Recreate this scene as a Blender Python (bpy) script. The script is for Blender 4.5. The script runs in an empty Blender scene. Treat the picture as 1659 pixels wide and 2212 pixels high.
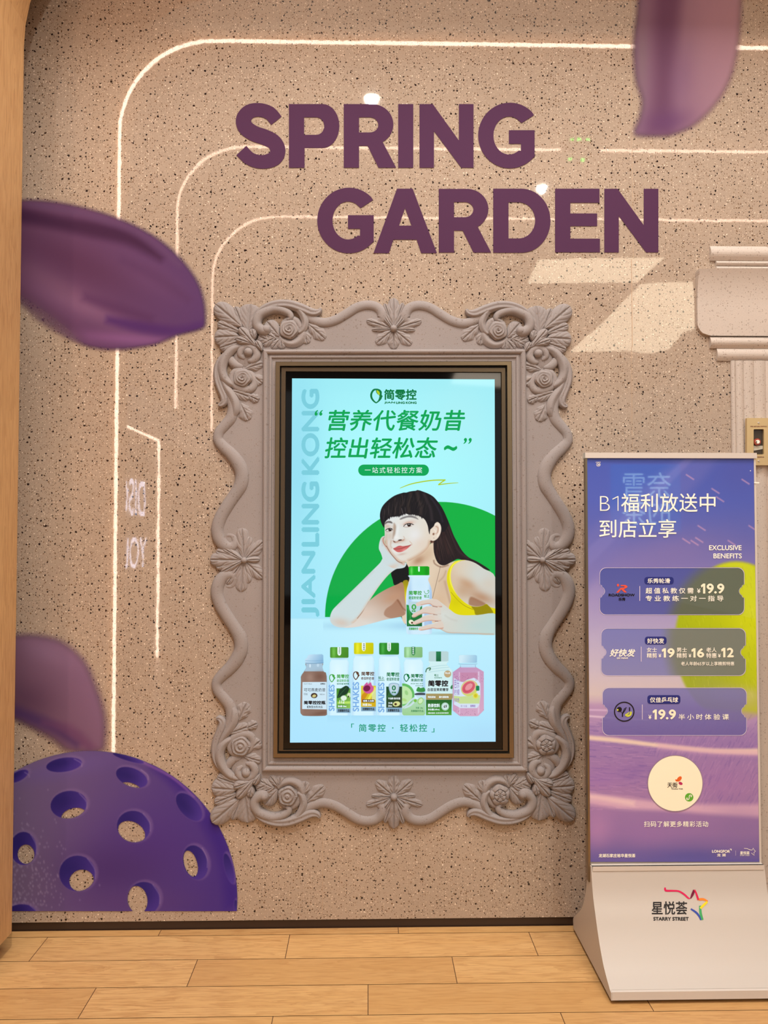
import bpy, math, random
import numpy as np
from mathutils import Vector, Matrix, Euler
from mathutils.geometry import tessellate_polygon

S = bpy.context.scene
COL = S.collection
random.seed(7)
RNG = np.random.default_rng(7)

# ---------------------------------------------------------------- camera
CAM = Vector((0.0, -2.6, 1.31))
PITCH, YAW, F = math.radians(1.66), math.radians(1.17), 1660.0
ROT = Euler((math.pi / 2 + PITCH, 0, -YAW)).to_matrix()
cam = bpy.data.objects.new('camera', bpy.data.cameras.new('camera'))
COL.objects.link(cam)
cam.location = CAM
cam.rotation_euler = (math.pi / 2 + PITCH, 0, -YAW)
cam.data.sensor_fit = 'VERTICAL'
cam.data.sensor_height = 36.0
cam.data.lens = F / 2212.0 * 36.0
cam.data.clip_start = 0.02
S.camera = cam
S.view_settings.view_transform = 'Standard'
S.view_settings.look = 'None'
S.view_settings.exposure = 0.0
S.view_settings.gamma = 1.0
S.view_settings.use_curve_mapping = False

# ---------------------------------------------------------------- world and lamps
W = bpy.data.worlds.new('mall_ambience')
S.world = W
W.use_nodes = True
W.node_tree.nodes['Background'].inputs[0].default_value = (1.0, 0.99, 0.97, 1)
W.node_tree.nodes['Background'].inputs[1].default_value = 0.38

def area(name, loc, rot, sx, sy, power, col):
    l = bpy.data.lights.new(name, 'AREA')
    l.shape = 'RECTANGLE'
    l.size, l.size_y, l.energy, l.color = sx, sy, power, col
    o = bpy.data.objects.new(name, l)
    COL.objects.link(o)
    o.location = loc
    o.rotation_euler = rot
    return o
area('ceiling_fill_light', (0.5, -1.5, 4.86), (math.radians(16), 0, 0), 3.4, 0.8, 146, (1.0, 0.975, 0.93))  # unseen fill lamp, added to light the wall, placed clear of its reflections
def spot(name, loc, target, power, col, ang=70, size=0.07):
    l = bpy.data.lights.new(name, 'SPOT')
    l.energy, l.color, l.spot_size, l.spot_blend, l.shadow_soft_size = power, col, math.radians(ang), 0.9, size
    o = bpy.data.objects.new(name, l)
    COL.objects.link(o)
    o.location = loc
    o.rotation_euler = (Vector(target) - Vector(loc)).to_track_quat('-Z', 'Y').to_euler()
spot('downlight_beam', (0.022, -2.713, 4.362), (0.2, -0.1, 1.6), 150, (1.0, 0.97, 0.92), 84, 0.035)
spot('downlight_beam', (1.527, -4.063, 4.362), (1.0, -0.45, 0.2), 190, (1.0, 0.97, 0.92), 60, 0.035)
spot('downlight_beam', (0.022, -2.70, 4.361), (-0.1, -0.35, 0.0), 165, (1.0, 0.97, 0.92), 52, 0.03)  # second lamp added at the first downlight to brighten the floor

# ---------------------------------------------------------------- helpers
def ray(px, py):
    return ROT @ Vector(((px - 829.5) / F, -(py - 1106.0) / F, -1.0))
def at(px, py, Y=0.0):
    d = ray(px, py)
    t = (Y - CAM.y) / d.y
    return (CAM.x + d.x * t, CAM.z + d.z * t)
def atn(px, py, Y=0.0):
    R = np.array(ROT)
    a, b, c = (px - 829.5) / F, -(py - 1106.0) / F, -1.0
    dx = R[0, 0] * a + R[0, 1] * b + R[0, 2] * c
    dy = R[1, 0] * a + R[1, 1] * b + R[1, 2] * c
    dz = R[2, 0] * a + R[2, 1] * b + R[2, 2] * c
    t = (Y - CAM.y) / dy
    return CAM.x + dx * t, CAM.z + dz * t
def lin(c):
    c = np.asarray(c, float) / 255.0
    return np.where(c <= .04045, c / 12.92, ((c + .055) / 1.055) ** 2.4)
def L4(c):
    r = lin(c)
    return (float(r[0]), float(r[1]), float(r[2]), 1.0)

def tag(o, label=None, cat=None, group=None, kind=None):
    if label: o['label'] = label
    if cat: o['category'] = cat
    if group: o['group'] = group
    if kind: o['kind'] = kind
    return o
def empty(name, loc, label=None, cat=None, group=None, kind=None):
    o = bpy.data.objects.new(name, None)
    o.empty_display_size = 0.05
    COL.objects.link(o)
    o.location = loc
    return tag(o, label, cat, group, kind)
def mesh_obj(name, verts, faces, mat, parent=None, smooth=False):
    me = bpy.data.meshes.new(name)
    off = Vector(parent.location) if parent is not None else Vector((0, 0, 0))
    if parent is not None and parent.parent is not None:
        off = off + Vector(parent.parent.location)
    vs = np.asarray(verts, float) - np.array(off)
    me.from_pydata(vs.tolist(), [], faces)
    if smooth:
        me.polygons.foreach_set('use_smooth', [True] * len(me.polygons))
    me.update()
    if mat: me.materials.append(mat)
    o = bpy.data.objects.new(name, me)
    COL.objects.link(o)
    if parent is not None: o.parent = parent
    return o

class MB:
    """collects verts and faces for one mesh"""
    def __init__(s):
        s.v, s.f = [], []
    def add(s, v, f):
        n = len(s.v)
        s.v += [tuple(p) for p in v]
        s.f += [tuple(i + n for i in q) for q in f]
        return s
    def box(s, x0, x1, y0, y1, z0, z1):
        v = [(x, y, z) for z in (z0, z1) for y in (y0, y1) for x in (x0, x1)]
        return s.add(v, [(0, 2, 3, 1), (4, 5, 7, 6), (0, 1, 5, 4), (2, 6, 7, 3), (0, 4, 6, 2), (1, 3, 7, 5)])
    def grid(s, P):
        P = np.asarray(P)
        n, m = P.shape[:2]
        f = [(i * m + j, i * m + j + 1, (i + 1) * m + j + 1, (i + 1) * m + j) for i in range(n - 1) for j in range(m - 1)]
        return s.add(P.reshape(-1, 3).tolist(), f)
    def flat(s, loops, Y, px=True):
        """filled polygon (first loop outer, others holes) on the plane y=Y; loops in photo pixels or (x,z)"""
        L = [[Vector(((at(*p, Y) if px else p)[0], (at(*p, Y) if px else p)[1], 0)) for p in lp] for lp in loops]
        tri = tessellate_polygon(L)
        v = [(p.x, Y, p.y) for lp in L for p in lp]
        return s.add(v, tri)
    def prism(s, loop, x0, x1):
        """profile of (y,z) extruded along x"""
        n = len(loop)
        v = [(x0, y, z) for y, z in loop] + [(x1, y, z) for y, z in loop]
        f = [(i, (i + 1) % n, n + (i + 1) % n, n + i) for i in range(n)]
        t = tessellate_polygon([[Vector((y, z, 0)) for y, z in loop]])
        f += [tuple(q) for q in t] + [tuple(n + i for i in q[::-1]) for q in t]
        return s.add(v, f)
    def prism_y(s, loop, y0, y1):
        """profile of (x,z) extruded along y"""
        n = len(loop)
        v = [(x, y0, z) for x, z in loop] + [(x, y1, z) for x, z in loop]
        f = [(i, (i + 1) % n, n + (i + 1) % n, n + i) for i in range(n)]
        t = tessellate_polygon([[Vector((x, z, 0)) for x, z in loop]])
        f += [tuple(q) for q in t] + [tuple(n + i for i in q[::-1]) for q in t]
        return s.add(v, f)
    def ring_y(s, a, b, y0, y1):
        """solid ring between two same-length loops of (x,z), from y0 (back) to y1 (front)"""
        n = len(a)
        v = [(x, y, z) for y in (y0, y1) for lp in (a, b) for x, z in lp]
        f = []
        for i in range(n):
            j = (i + 1) % n
            f += [(2*n+i, 2*n+j, 3*n+j, 3*n+i), (i, 2*n+i, 2*n+j, j), (n+i, n+j, 3*n+j, 3*n+i), (i, j, n+j, n+i)]
        return s.add(v, f)
    def tube3(s, pts, r, seg=10, closed=False):
        P = [Vector(p) for p in pts]
        n = len(P)
        rings = []
        prev = None
        for i, p in enumerate(P):
            a = P[i - 1] if i > 0 else p
            b = P[i + 1] if i < n - 1 else p
            t = (b - a).normalized()
            if prev is None:
                u = t.orthogonal().normalized()
            else:
                u = (prev - t * prev.dot(t)).normalized()
            prev = u
            w = t.cross(u)
            rr = r[i] if isinstance(r, (list, tuple)) else r
            rings.append([p + (u * math.cos(q) + w * math.sin(q)) * rr for q in [2 * math.pi * k / seg for k in range(seg)]])
        v = [q for R_ in rings for q in R_]
        f = [(i * seg + k, i * seg + (k + 1) % seg, (i + 1) * seg + (k + 1) % seg, (i + 1) * seg + k) for i in range(n - 1) for k in range(seg)]
        f += [tuple(range(seg))[::-1], tuple((n - 1) * seg + k for k in range(seg))]
        return s.add(v, f)
    def build(s, name, mat, parent=None, smooth=False):
        return mesh_obj(name, s.v, s.f, mat, parent, smooth)

def crom(pts, n=5, closed=True):
    """Catmull-Rom through the points"""
    P = np.asarray(pts, float)
    N = len(P)
    out = []
    rng = range(N) if closed else range(N - 1)
    for i in rng:
        if closed:
            a, b, c, d = P[i - 1], P[i], P[(i + 1) % N], P[(i + 2) % N]
        else:
            a, b, c, d = P[max(i - 1, 0)], P[i], P[i + 1], P[min(i + 2, N - 1)]
        for k in range(n):
            t = k / n
            out.append(.5 * (2 * b + (c - a) * t + (2 * a - 5 * b + 4 * c - d) * t * t + (3 * b - a - 3 * c + d) * t ** 3))
    if not closed: out.append(P[-1])
    return np.array(out)
def arc(cx, cy, rx, ry, a0, a1, n=16):
    return [(cx + rx * math.cos(math.radians(a0 + (a1 - a0) * k / n)), cy + ry * math.sin(math.radians(a0 + (a1 - a0) * k / n))) for k in range(n + 1)]
def rrect(x0, y0, x1, y1, r, n=6):
    return arc(x1 - r, y0 + r, r, r, -90, 0, n) + arc(x1 - r, y1 - r, r, r, 0, 90, n) + arc(x0 + r, y1 - r, r, r, 90, 180, n) + arc(x0 + r, y0 + r, r, r, 180, 270, n)
def stroke2d(path, w, n=6, smooth=True):
    """outline polygon of a stroked centre line; w scalar or per-point"""
    P = np.asarray(path, float)
    Wd = np.full(len(P), float(w)) if np.isscalar(w) else np.asarray(w, float)
    if smooth:
        Q = crom(np.column_stack([P, Wd]), n, False)
        P, Wd = Q[:, :2], Q[:, 2]
    T = np.gradient(P, axis=0)
    T /= np.linalg.norm(T, axis=1)[:, None] + 1e-9
    Nn = np.column_stack([-T[:, 1], T[:, 0]])
    return [tuple(p) for p in np.vstack([P + Nn * Wd[:, None] / 2, (P - Nn * Wd[:, None] / 2)[::-1]])]

# ---- text: the lettering of Blender's own built-in font stack, fitted to a box of photo pixels
_tc = {}
def text_mesh(s, shear=0, off=0, space=1.0):
    k = (s, shear, off, space)
    if k in _tc: return _tc[k]
    c = bpy.data.curves.new('t', 'FONT')
    c.body, c.size, c.shear, c.offset, c.fill_mode, c.resolution_u = s, 1.0, shear, off, 'BOTH', 5
    c.space_character = space
    o = bpy.data.objects.new('t', c)
    COL.objects.link(o)
    bpy.context.view_layer.update()
    m = bpy.data.meshes.new_from_object(o.evaluated_get(bpy.context.evaluated_depsgraph_get()))
    v = np.zeros(len(m.vertices) * 3)
    m.vertices.foreach_get('co', v)
    v = v.reshape(-1, 3)[:, :2].copy()
    f = [tuple(p.vertices) for p in m.polygons]
    bpy.data.objects.remove(o)
    bpy.data.curves.remove(c)
    bpy.data.meshes.remove(m)
    _tc[k] = (v, f)
    return v, f
class Letters:
    def __init__(s, Y):
        s.mb, s.Y, s.parts = MB(), Y, []
    def t(s, txt, x0, y0, x1, y1, bold=0.0, shear=0, off=0, rot=False, space=1.0):
        """bold = extra stroke in photo pixels"""
        v, f = text_mesh(txt, shear, off, space)
        if len(v) == 0: return s
        v = v.copy()
        v[:, 1] *= -1
        if rot: v = np.column_stack([v[:, 1], -v[:, 0]])
        lo, hi = v.min(0), v.max(0)
        b = bold / 2
        sc = np.array([(x1 - x0 - bold), (y1 - y0 - bold)]) / (hi - lo)
        p = (v - lo) * sc + np.array([x0 + b, y0 + b])
        offs = [(0, 0)] if bold <= 0 else [(-b, 0), (b, 0), (0, -b), (0, b)] + ([(0, 0)] if bold > 1.2 else [])
        q = MB()
        for k, (dx, dy) in enumerate(offs):
            Yk = s.Y - k * 2e-5
            X, Z = atn(p[:, 0] + dx, p[:, 1] + dy, Yk)
            q.add(np.column_stack([X, np.full(len(X), Yk), Z]), f)
        s.parts.append(q)
        return s
    def one(s, x0, y0, x1, y1, w):
        h = y1 - y0
        return s.flat([(x0, y0 + .18 * h), (x1 - w * .9, y0), (x1, y0), (x1, y1), (x1 - w, y1), (x1 - w, y0 + w * 1.25), (x0 + .25 * w, y0 + .18 * h + w * 1.05)])
    def flat(s, *loops, dY=0):
        s.parts.append(MB().flat(loops, s.Y - dY))
        return s
    def build(s, name, mat, parent=None, split=True):
        if split and len(s.parts) > 1:
            return [q.build(name, mat, parent) for q in s.parts][0]
        for q in s.parts: s.mb.add(q.v, q.f)
        return s.mb.build(name, mat, parent)

# ---- painting for printed and displayed pictures: colours per grid point
class Cv:
    def __init__(s, x0, y0, x1, y1, st, col=None, L=None, R=None):
        s.xs = np.arange(x0, x1 + st * .01, st)
        s.ys = np.arange(y0, y1 + st * .01, st)
        s.X, s.Y = np.meshgrid(s.xs, s.ys)
        s.skew = 0
        if L is not None:      # sides that lean in the picture
            u = (s.X - x0) / (s.xs[-1] - x0); s.X = L(s.Y) + u * (R(s.Y) - L(s.Y)); s.skew = 18
        s.c = np.zeros(s.X.shape + (3,))
        s.a = np.zeros(s.X.shape)
        s.st = st
        if col is not None:
            s.c[:] = col
            s.a[:] = 1
    def win(s, x0, y0, x1, y1):
        i0, i1 = np.searchsorted(s.ys, [y0, y1]); j0, j1 = np.searchsorted(s.xs, [x0 - s.skew, x1 + s.skew])
        return slice(max(i0 - 1, 0), i1 + 1), slice(max(j0 - 1, 0), j1 + 1)
    def mask(s, pts, feather=.6, smooth=4):
        P = crom(pts, smooth) if smooth else np.asarray(pts, float)
        m = np.zeros(s.X.shape)
        f = feather * 2 + s.st
        w = s.win(P[:, 0].min() - f, P[:, 1].min() - f, P[:, 0].max() + f, P[:, 1].max() + f)
        X, Y = s.X[w], s.Y[w]
        if X.size == 0: return m
        d = np.full(X.shape, 1e9)
        ins = np.zeros(X.shape, bool)
        for i in range(len(P)):
            (ax, ay), (bx, by) = P[i - 1], P[i]
            ex, ey = bx - ax, by - ay
            L = ex * ex + ey * ey
            if L < 1e-12: continue
            t = np.clip(((X - ax) * ex + (Y - ay) * ey) / L, 0, 1)
            d = np.minimum(d, (X - ax - t * ex) ** 2 + (Y - ay - t * ey) ** 2)
            if ay != by:
                c = ((ay > Y) != (by > Y)) & (X < (bx - ax) * (Y - ay) / (by - ay) + ax)
                ins ^= c
        d = np.sqrt(d) * np.where(ins, 1, -1)
        q = np.clip(.5 + d / (2 * feather), 0, 1)
        m[w] = q * q * (3 - 2 * q)
        return m
    def put(s, m, col, al=1.0, clip=None, over=True):
        if callable(col): col = col(s.X, s.Y)
        col = np.asarray(col, float)
        k = m * al
        if clip is not None: k = k * clip
        a0 = s.a
        an = k + a0 * (1 - k) if over else a0
        if over:
            den = np.where(an > 1e-6, an, 1)
            s.c = (col * k[..., None] + s.c * (a0 * (1 - k))[..., None]) / den[..., None]
        else:
            s.c = col * k[..., None] + s.c * (1 - k[..., None])
        s.a = an
        return m
    def poly(s, pts, col, feather=.6, al=1.0, clip=None, smooth=4):
        return s.put(s.mask(pts, feather, smooth), col, al, clip)
    def ell(s, cx, cy, rx, ry, col, ang=0, feather=.6, al=1.0, clip=None, n=28):
        a = math.radians(ang)
        p = [(cx + rx * math.cos(t) * math.cos(a) - ry * math.sin(t) * math.sin(a), cy + rx * math.cos(t) * math.sin(a) + ry * math.sin(t) * math.cos(a)) for t in np.linspace(0, 2 * math.pi, n, endpoint=False)]
        return s.poly(p, col, feather, al, clip, 0)
    def soft(s, cx, cy, rx, ry, col, ang=0, al=.5, clip=None, p=2):
        a = math.radians(ang)
        u = (s.X - cx) * math.cos(a) + (s.Y - cy) * math.sin(a)
        v = -(s.X - cx) * math.sin(a) + (s.Y - cy) * math.cos(a)
        m = np.exp(-((u / rx) ** 2 + (v / ry) ** 2) ** (p / 2))
        return s.put(m, col, al, clip, over=clip is not None)
    def line(s, pts, w, col, feather=.5, al=1.0, clip=None, n=5):
        return s.poly(stroke2d(pts, w, n), col, feather, al, clip, 0)
    def erase(s, m):
        s.a = s.a * (1 - m)
    def build(s, name, Y, mat, parent=None, rect=None, gain=(1, 1, 1)):
        X, Z = atn(s.X, s.Y, Y)
        if rect is not None:
            X = rect[0] + (rect[1] - rect[0]) * (s.X - s.xs[0]) / (s.xs[-1] - s.xs[0])
            Z = rect[3] + (rect[2] - rect[3]) * (s.Y - s.ys[0]) / (s.ys[-1] - s.ys[0])
        n, m = s.X.shape
        V = np.column_stack([X.ravel(), np.full(n * m, Y), Z.ravel()])
        i, j = np.meshgrid(np.arange(n - 1), np.arange(m - 1), indexing='ij')
        b = (i * m + j).ravel()
        Fq = np.column_stack([b, b + m, b + m + 1, b + 1])
        al = s.a.ravel()
        keep = (al[Fq].max(1) > .004)
        Fq = Fq[keep]
        used = np.zeros(n * m, bool); used[Fq.ravel()] = True
        idx = np.cumsum(used) - 1
        V = V[used]; Fq = idx[Fq]
        av = (s.c * s.a[..., None]).reshape(-1, 3).sum(0) / max(s.a.sum(), 1e-6)
        if s.skew == 0 and s.st > 1: s.c[s.a < .02] = av
        rgb = lin(np.clip(s.c.reshape(-1, 3)[used], 0, 255)) * np.array(gain)
        col = np.column_stack([rgb, np.clip(al[used], 0, 1)])
        off = np.array(parent.location) if parent is not None else 0
        me = bpy.data.meshes.new(name)
        me.vertices.add(len(V)); me.vertices.foreach_set('co', (V - off).ravel().astype('f'))
        me.loops.add(Fq.size); me.loops.foreach_set('vertex_index', Fq.ravel().astype('i'))
        me.polygons.add(len(Fq))
        me.polygons.foreach_set('loop_start', np.arange(0, Fq.size, 4, dtype='i'))
        me.update(calc_edges=True)
        at_ = me.attributes.new('print', 'FLOAT_COLOR', 'POINT')
        at_.data.foreach_set('color', col.ravel().astype('f'))
        me.materials.append(mat)
        o = bpy.data.objects.new(name, me)
        COL.objects.link(o)
        if parent is not None: o.parent = parent
        return o
def lg(c1, c2, p1, p2):
    """linear gradient between two points"""
    c1, c2 = np.array(c1, float), np.array(c2, float)
    dx, dy = p2[0] - p1[0], p2[1] - p1[1]
    def f(X, Y):
        t = np.clip(((X - p1[0]) * dx + (Y - p1[1]) * dy) / (dx * dx + dy * dy), 0, 1)[..., None]
        return c1 * (1 - t) + c2 * t
    return f

# ---------------------------------------------------------------- materials
def mat(name, col=None, rough=.5, metal=0.0, spec=.5, emit=None, es=0.0, srgb=True):
    m = bpy.data.materials.new(name)
    m.use_nodes = True
    b = m.node_tree.nodes['Principled BSDF']
    if col is not None: b.inputs['Base Color'].default_value = L4(col) if srgb else col
    b.inputs['Roughness'].default_value = rough
    b.inputs['Metallic'].default_value = metal
    b.inputs['Specular IOR Level'].default_value = spec
    if emit is not None:
        b.inputs['Emission Color'].default_value = L4(emit)
        b.inputs['Emission Strength'].default_value = es
    return m
class NT:
    def __init__(s, m):
        s.n, s.l, s.b = m.node_tree.nodes, m.node_tree.links, m.node_tree.nodes['Principled BSDF']
    def new(s, t, **k):
        n = s.n.new(t)
        for a, v in k.items():
            if a.startswith('i_'): n.inputs[int(a[2:]) if a[2:].isdigit() else a[2:].replace('_', ' ')].default_value = v
            else: setattr(n, a, v)
        return n
    def lk(s, a, b): s.l.new(a, b)
    def math(s, op, a, b=None, c=None):
        n = s.n.new('ShaderNodeMath'); n.operation = op
        for i, v in enumerate((a, b, c)):
            if v is None: continue
            if isinstance(v, (int, float)): n.inputs[i].default_value = v
            else: s.l.new(v, n.inputs[i])
        return n.outputs[0]
    def mix(s, fac, a, b):
        n = s.n.new('ShaderNodeMix'); n.data_type = 'RGBA'
        for i, v in ((0, fac), (6, a), (7, b)):
            if isinstance(v, (int, float)): n.inputs[i].default_value = v
            elif isinstance(v, tuple): n.inputs[i].default_value = v
            else: s.l.new(v, n.inputs[i])
        return n.outputs[2]

def terrazzo(name, base, dark, amt=1.0, rough=.022, wob=True, white=True, blend=1.0):
    m = mat(name, base, rough)
    t = NT(m)
    geo = t.new('ShaderNodeNewGeometry')
    sep = t.new('ShaderNodeSeparateXYZ'); t.lk(geo.outputs['Position'], sep.inputs[0])
    cmb = t.new('ShaderNodeCombineXYZ'); t.lk(sep.outputs[0], cmb.inputs[0]); t.lk(sep.outputs[2], cmb.inputs[1])
    # warp for ragged chips
    nz = t.new('ShaderNodeTexNoise', noise_dimensions='2D'); nz.inputs['Scale'].default_value = 190; nz.inputs['Detail'].default_value = 1
    t.lk(cmb.outputs[0], nz.inputs['Vector'])
    vm = t.new('ShaderNodeVectorMath', operation='SCALE'); t.lk(nz.outputs['Color'], vm.inputs[0]); vm.inputs['Scale'].default_value = .0045
    va = t.new('ShaderNodeVectorMath', operation='ADD'); t.lk(cmb.outputs[0], va.inputs[0]); t.lk(vm.outputs[0], va.inputs[1])
    P = va.outputs[0]
    big = t.new('ShaderNodeTexNoise', noise_dimensions='2D'); big.inputs['Scale'].default_value = 3.0; big.inputs['Detail'].default_value = 5
    t.lk(cmb.outputs[0], big.inputs['Vector'])
    b0 = tuple(float(x) * .90 for x in lin(base)) + (1,)
    b1 = tuple(float(x) * 1.10 for x in lin(base)) + (1,)
    c = t.mix(big.outputs['Fac'], b0, b1)
    fine = t.new('ShaderNodeTexNoise', noise_dimensions='2D'); fine.inputs['Scale'].default_value = 420; fine.inputs['Detail'].default_value = 2
    t.lk(cmb.outputs[0], fine.inputs['Vector'])
    fr = t.math('MULTIPLY', t.math('SUBTRACT', fine.outputs['Fac'], .5), .55)
    c = t.mix(t.math('MAXIMUM', fr, 0), c, tuple(float(x) * 1.5 for x in lin(base)) + (1,))
    c = t.mix(t.math('MAXIMUM', t.math('MULTIPLY', fr, -1.2), 0), c, tuple(float(x) * .35 for x in lin(base)) + (1,))
    def chips(scale, size, prob, colr, c, soft=.06):
        v = t.new('ShaderNodeTexVoronoi', voronoi_dimensions='2D', feature='F1'); v.inputs['Scale'].default_value = scale
        t.lk(P, v.inputs['Vector'])
        sc = t.new('ShaderNodeSeparateColor'); t.lk(v.outputs['Color'], sc.inputs[0])
        on = t.math('LESS_THAN', sc.outputs[0], prob)
        rad = t.math('MULTIPLY_ADD', t.math('POWER', sc.outputs[1], 2.0), size * .75, size * .35)
        q = t.math('DIVIDE', t.math('SUBTRACT', rad, v.outputs['Distance']), soft)
        q = t.math('MINIMUM', t.math('MAXIMUM', q, 0), 1)
        return t.mix(t.math('MULTIPLY', t.math('MULTIPLY', q, on), blend), c, colr)
    if white:
        c = chips(150, .26, .34 * amt, L4((222, 202, 180)), c)
        c = chips(92, .19, .34 * amt, L4((240, 224, 204)), c)
    c = chips(125, .28, .36 * amt, L4((112, 84, 58)), c)
    c = chips(170, .28, .30 * amt, L4((84, 60, 44)), c)
    c = chips(82, .25, .36 * amt, L4(dark), c)
    c = chips(50, .20, .26 * amt, L4(dark), c)
    t.lk(c, t.b.inputs['Base Color'])
    if wob:
        w = t.new('ShaderNodeTexNoise', noise_dimensions='2D'); w.inputs['Scale'].default_value = 9; w.inputs['Detail'].default_value = 4
        w.inputs['Roughness'].default_value = .62
        t.lk(cmb.outputs[0], w.inputs['Vector'])
        bp = t.new('ShaderNodeBump'); bp.inputs['Strength'].default_value = .10; bp.inputs['Distance'].default_value = .0005
        t.lk(w.outputs['Fac'], bp.inputs['Height'])
        t.lk(bp.outputs[0], t.b.inputs['Normal'])
    return m

def printed(name, rough=.7, spec=.15, emit=0.0, coat=False, alpha=True):
    m = mat(name, (128, 128, 128), rough, 0, spec)
    t = NT(m)
    a = t.new('ShaderNodeAttribute', attribute_name='print')
    if emit > 0:
        t.b.inputs['Base Color'].default_value = (0.003, 0.003, 0.003, 1)
        t.lk(a.outputs['Color'], t.b.inputs['Emission Color'])
        t.b.inputs['Emission Strength'].default_value = emit
    else:
        t.lk(a.outputs['Color'], t.b.inputs['Base Color'])
    if alpha: t.lk(a.outputs['Alpha'], t.b.inputs['Alpha'])
    return m
def wood(name, c1, c2, grain, rough=.42, attr=False, dirv=(1, 12, 12), bump=0.0):
    m = mat(name, c1, rough, 0, .35)
    t = NT(m)
    tc = t.new('ShaderNodeNewGeometry')
    mp = t.new('ShaderNodeMapping'); t.lk(tc.outputs['Position'], mp.inputs[0]); mp.inputs['Scale'].default_value = dirv
    if attr:
        a = t.new('ShaderNodeAttribute', attribute_name='plank')
        sh = t.new('ShaderNodeVectorMath', operation='SCALE'); t.lk(a.outputs['Color'], sh.inputs[0]); sh.inputs['Scale'].default_value = 37
        ad = t.new('ShaderNodeVectorMath', operation='ADD'); t.lk(mp.outputs[0], ad.inputs[0]); t.lk(sh.outputs[0], ad.inputs[1])
        P = ad.outputs[0]
    else: P = mp.outputs[0]
    n = t.new('ShaderNodeTexNoise'); n.inputs['Scale'].default_value = 2.2; n.inputs['Detail'].default_value = 5; n.inputs['Distortion'].default_value = .6
    t.lk(P, n.inputs['Vector'])
    wv = t.math('FRACT', t.math('MULTIPLY', n.outputs['Fac'], 7.0))
    n2 = t.new('ShaderNodeTexNoise'); n2.inputs['Scale'].default_value = 16; n2.inputs['Detail'].default_value = 6
    t.lk(P, n2.inputs['Vector'])
    c = t.mix(n.outputs['Fac'], L4(c1), L4(c2))
    c = t.mix(t.math('MULTIPLY', t.math('POWER', wv, 3), .42), c, L4(grain))
    c = t.mix(t.math('MULTIPLY', t.math('MAXIMUM', t.math('SUBTRACT', n2.outputs['Fac'], .46), 0), 2.0), c, L4(grain))
    if attr:
        sx = t.new('ShaderNodeSeparateColor'); t.lk(a.outputs['Color'], sx.inputs[0])
        c = t.mix(t.math('MULTIPLY', sx.outputs[0], .45), c, L4(grain))
        c = t.mix(t.math('MULTIPLY', sx.outputs[1], .22), c, L4((226, 178, 112)))
    t.lk(c, t.b.inputs['Base Color'])
    return m

M = {}
M['terrazzo'] = terrazzo('glossy_terrazzo', (174, 155, 137), (34, 22, 22))
M['purple'] = mat('purple_print', (80, 47, 76), .75, 0, .12)
M['stone'] = terrazzo('frame_stone', (150, 141, 138), (104, 86, 76), .35, .72, False, False, .35)
M['stone'].node_tree.nodes['Principled BSDF'].inputs['Specular IOR Level'].default_value = .15
M['pale_stone'] = terrazzo('pale_speckled_stone', (196, 182, 170), (140, 122, 110), .7, .6, False, False, .5)
M['print'] = printed('matt_wall_print')
M['poster'] = printed('glazed_poster_print', .02, .5, alpha=False)
M['display_alpha'] = printed('lit_display_layer', .04, .28, emit=1.0)
M['display'] = printed('lit_display', .04, .28, emit=1.0, alpha=False)
M['bronze'] = mat('brushed_bronze', (142, 124, 98), .30, .9)
M['dark_bronze'] = mat('dark_bronze', (104, 90, 72), .35, .85)
M['black'] = mat('black_gap', (8, 7, 7), .5)
M['bezel'] = mat('black_glass', (6, 5, 5), .04, 0, .5)
M['skirt'] = mat('dark_skirting', (52, 36, 28), .35)
M['floor'] = wood('floor_planks', (204, 156, 98), (222, 180, 124), (156, 106, 58), .34, True, (1.0, 11, 1), 0)
M['jamb'] = wood('archway_wood', (200, 154, 104), (212, 168, 116), (166, 120, 74), .45, False, (14, 14, 1.0))
M['joint'] = mat('floor_joint', (92, 60, 34), .8)
M['ceiling'] = mat('white_ceiling', (150, 140, 128), .8)
M['side'] = mat('dim_wall', (96, 84, 72), .7)
M['led'] = mat('led_strip', (255, 240, 220), .5, emit=(255, 222, 200), es=24)
M['led_dim'] = mat('led_strip_dim', (255, 240, 220), .5, emit=(255, 214, 190), es=16)
M['sign_white'] = mat('lit_sign_face', (240, 240, 250), .5, emit=(228, 230, 255), es=13)
M['lamp'] = mat('lit_lamp', (255, 250, 230), .5, emit=(255, 250, 214), es=60)
M['panel'] = mat('lit_panel', (255, 250, 230), .5, emit=(255, 236, 204), es=7.5)
M['exit'] = mat('green_exit_face', (60, 255, 90), .5, emit=(70, 255, 90), es=12)
M['silver'] = mat('satin_silver_paint', (192, 182, 172), .46, .0, .35)
M['silver_edge'] = mat('silver_edge', (206, 196, 186), .35, .0, .4)
M['steel'] = mat('clear_plastic', (190, 180, 170), .2)
M['white_ink'] = mat('white_ink', (250, 246, 232), .3, 0, .4)
M['cream_ink'] = mat('cream_ink', (252, 244, 216), .3, 0, .4)
M['navy_ink'] = mat('navy_ink', (38, 44, 122), .3, 0, .4)
M['black_ink'] = mat('black_ink', (26, 20, 22), .4, 0, .3)
M['orange_ink'] = mat('orange_ink', (226, 84, 60), .3, 0, .4)
M['lime_ink'] = mat('lime_ink', (206, 214, 70), .3, 0, .4)
M['pale_line'] = mat('pale_line_ink', (216, 204, 222), .3, 0, .4)
M['brown_ink'] = mat('brown_ink', (120, 62, 44), .5)
def glow(name, c):
    return mat(name, (2, 2, 2), .04, 0, .28, emit=c, es=1.0)
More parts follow.
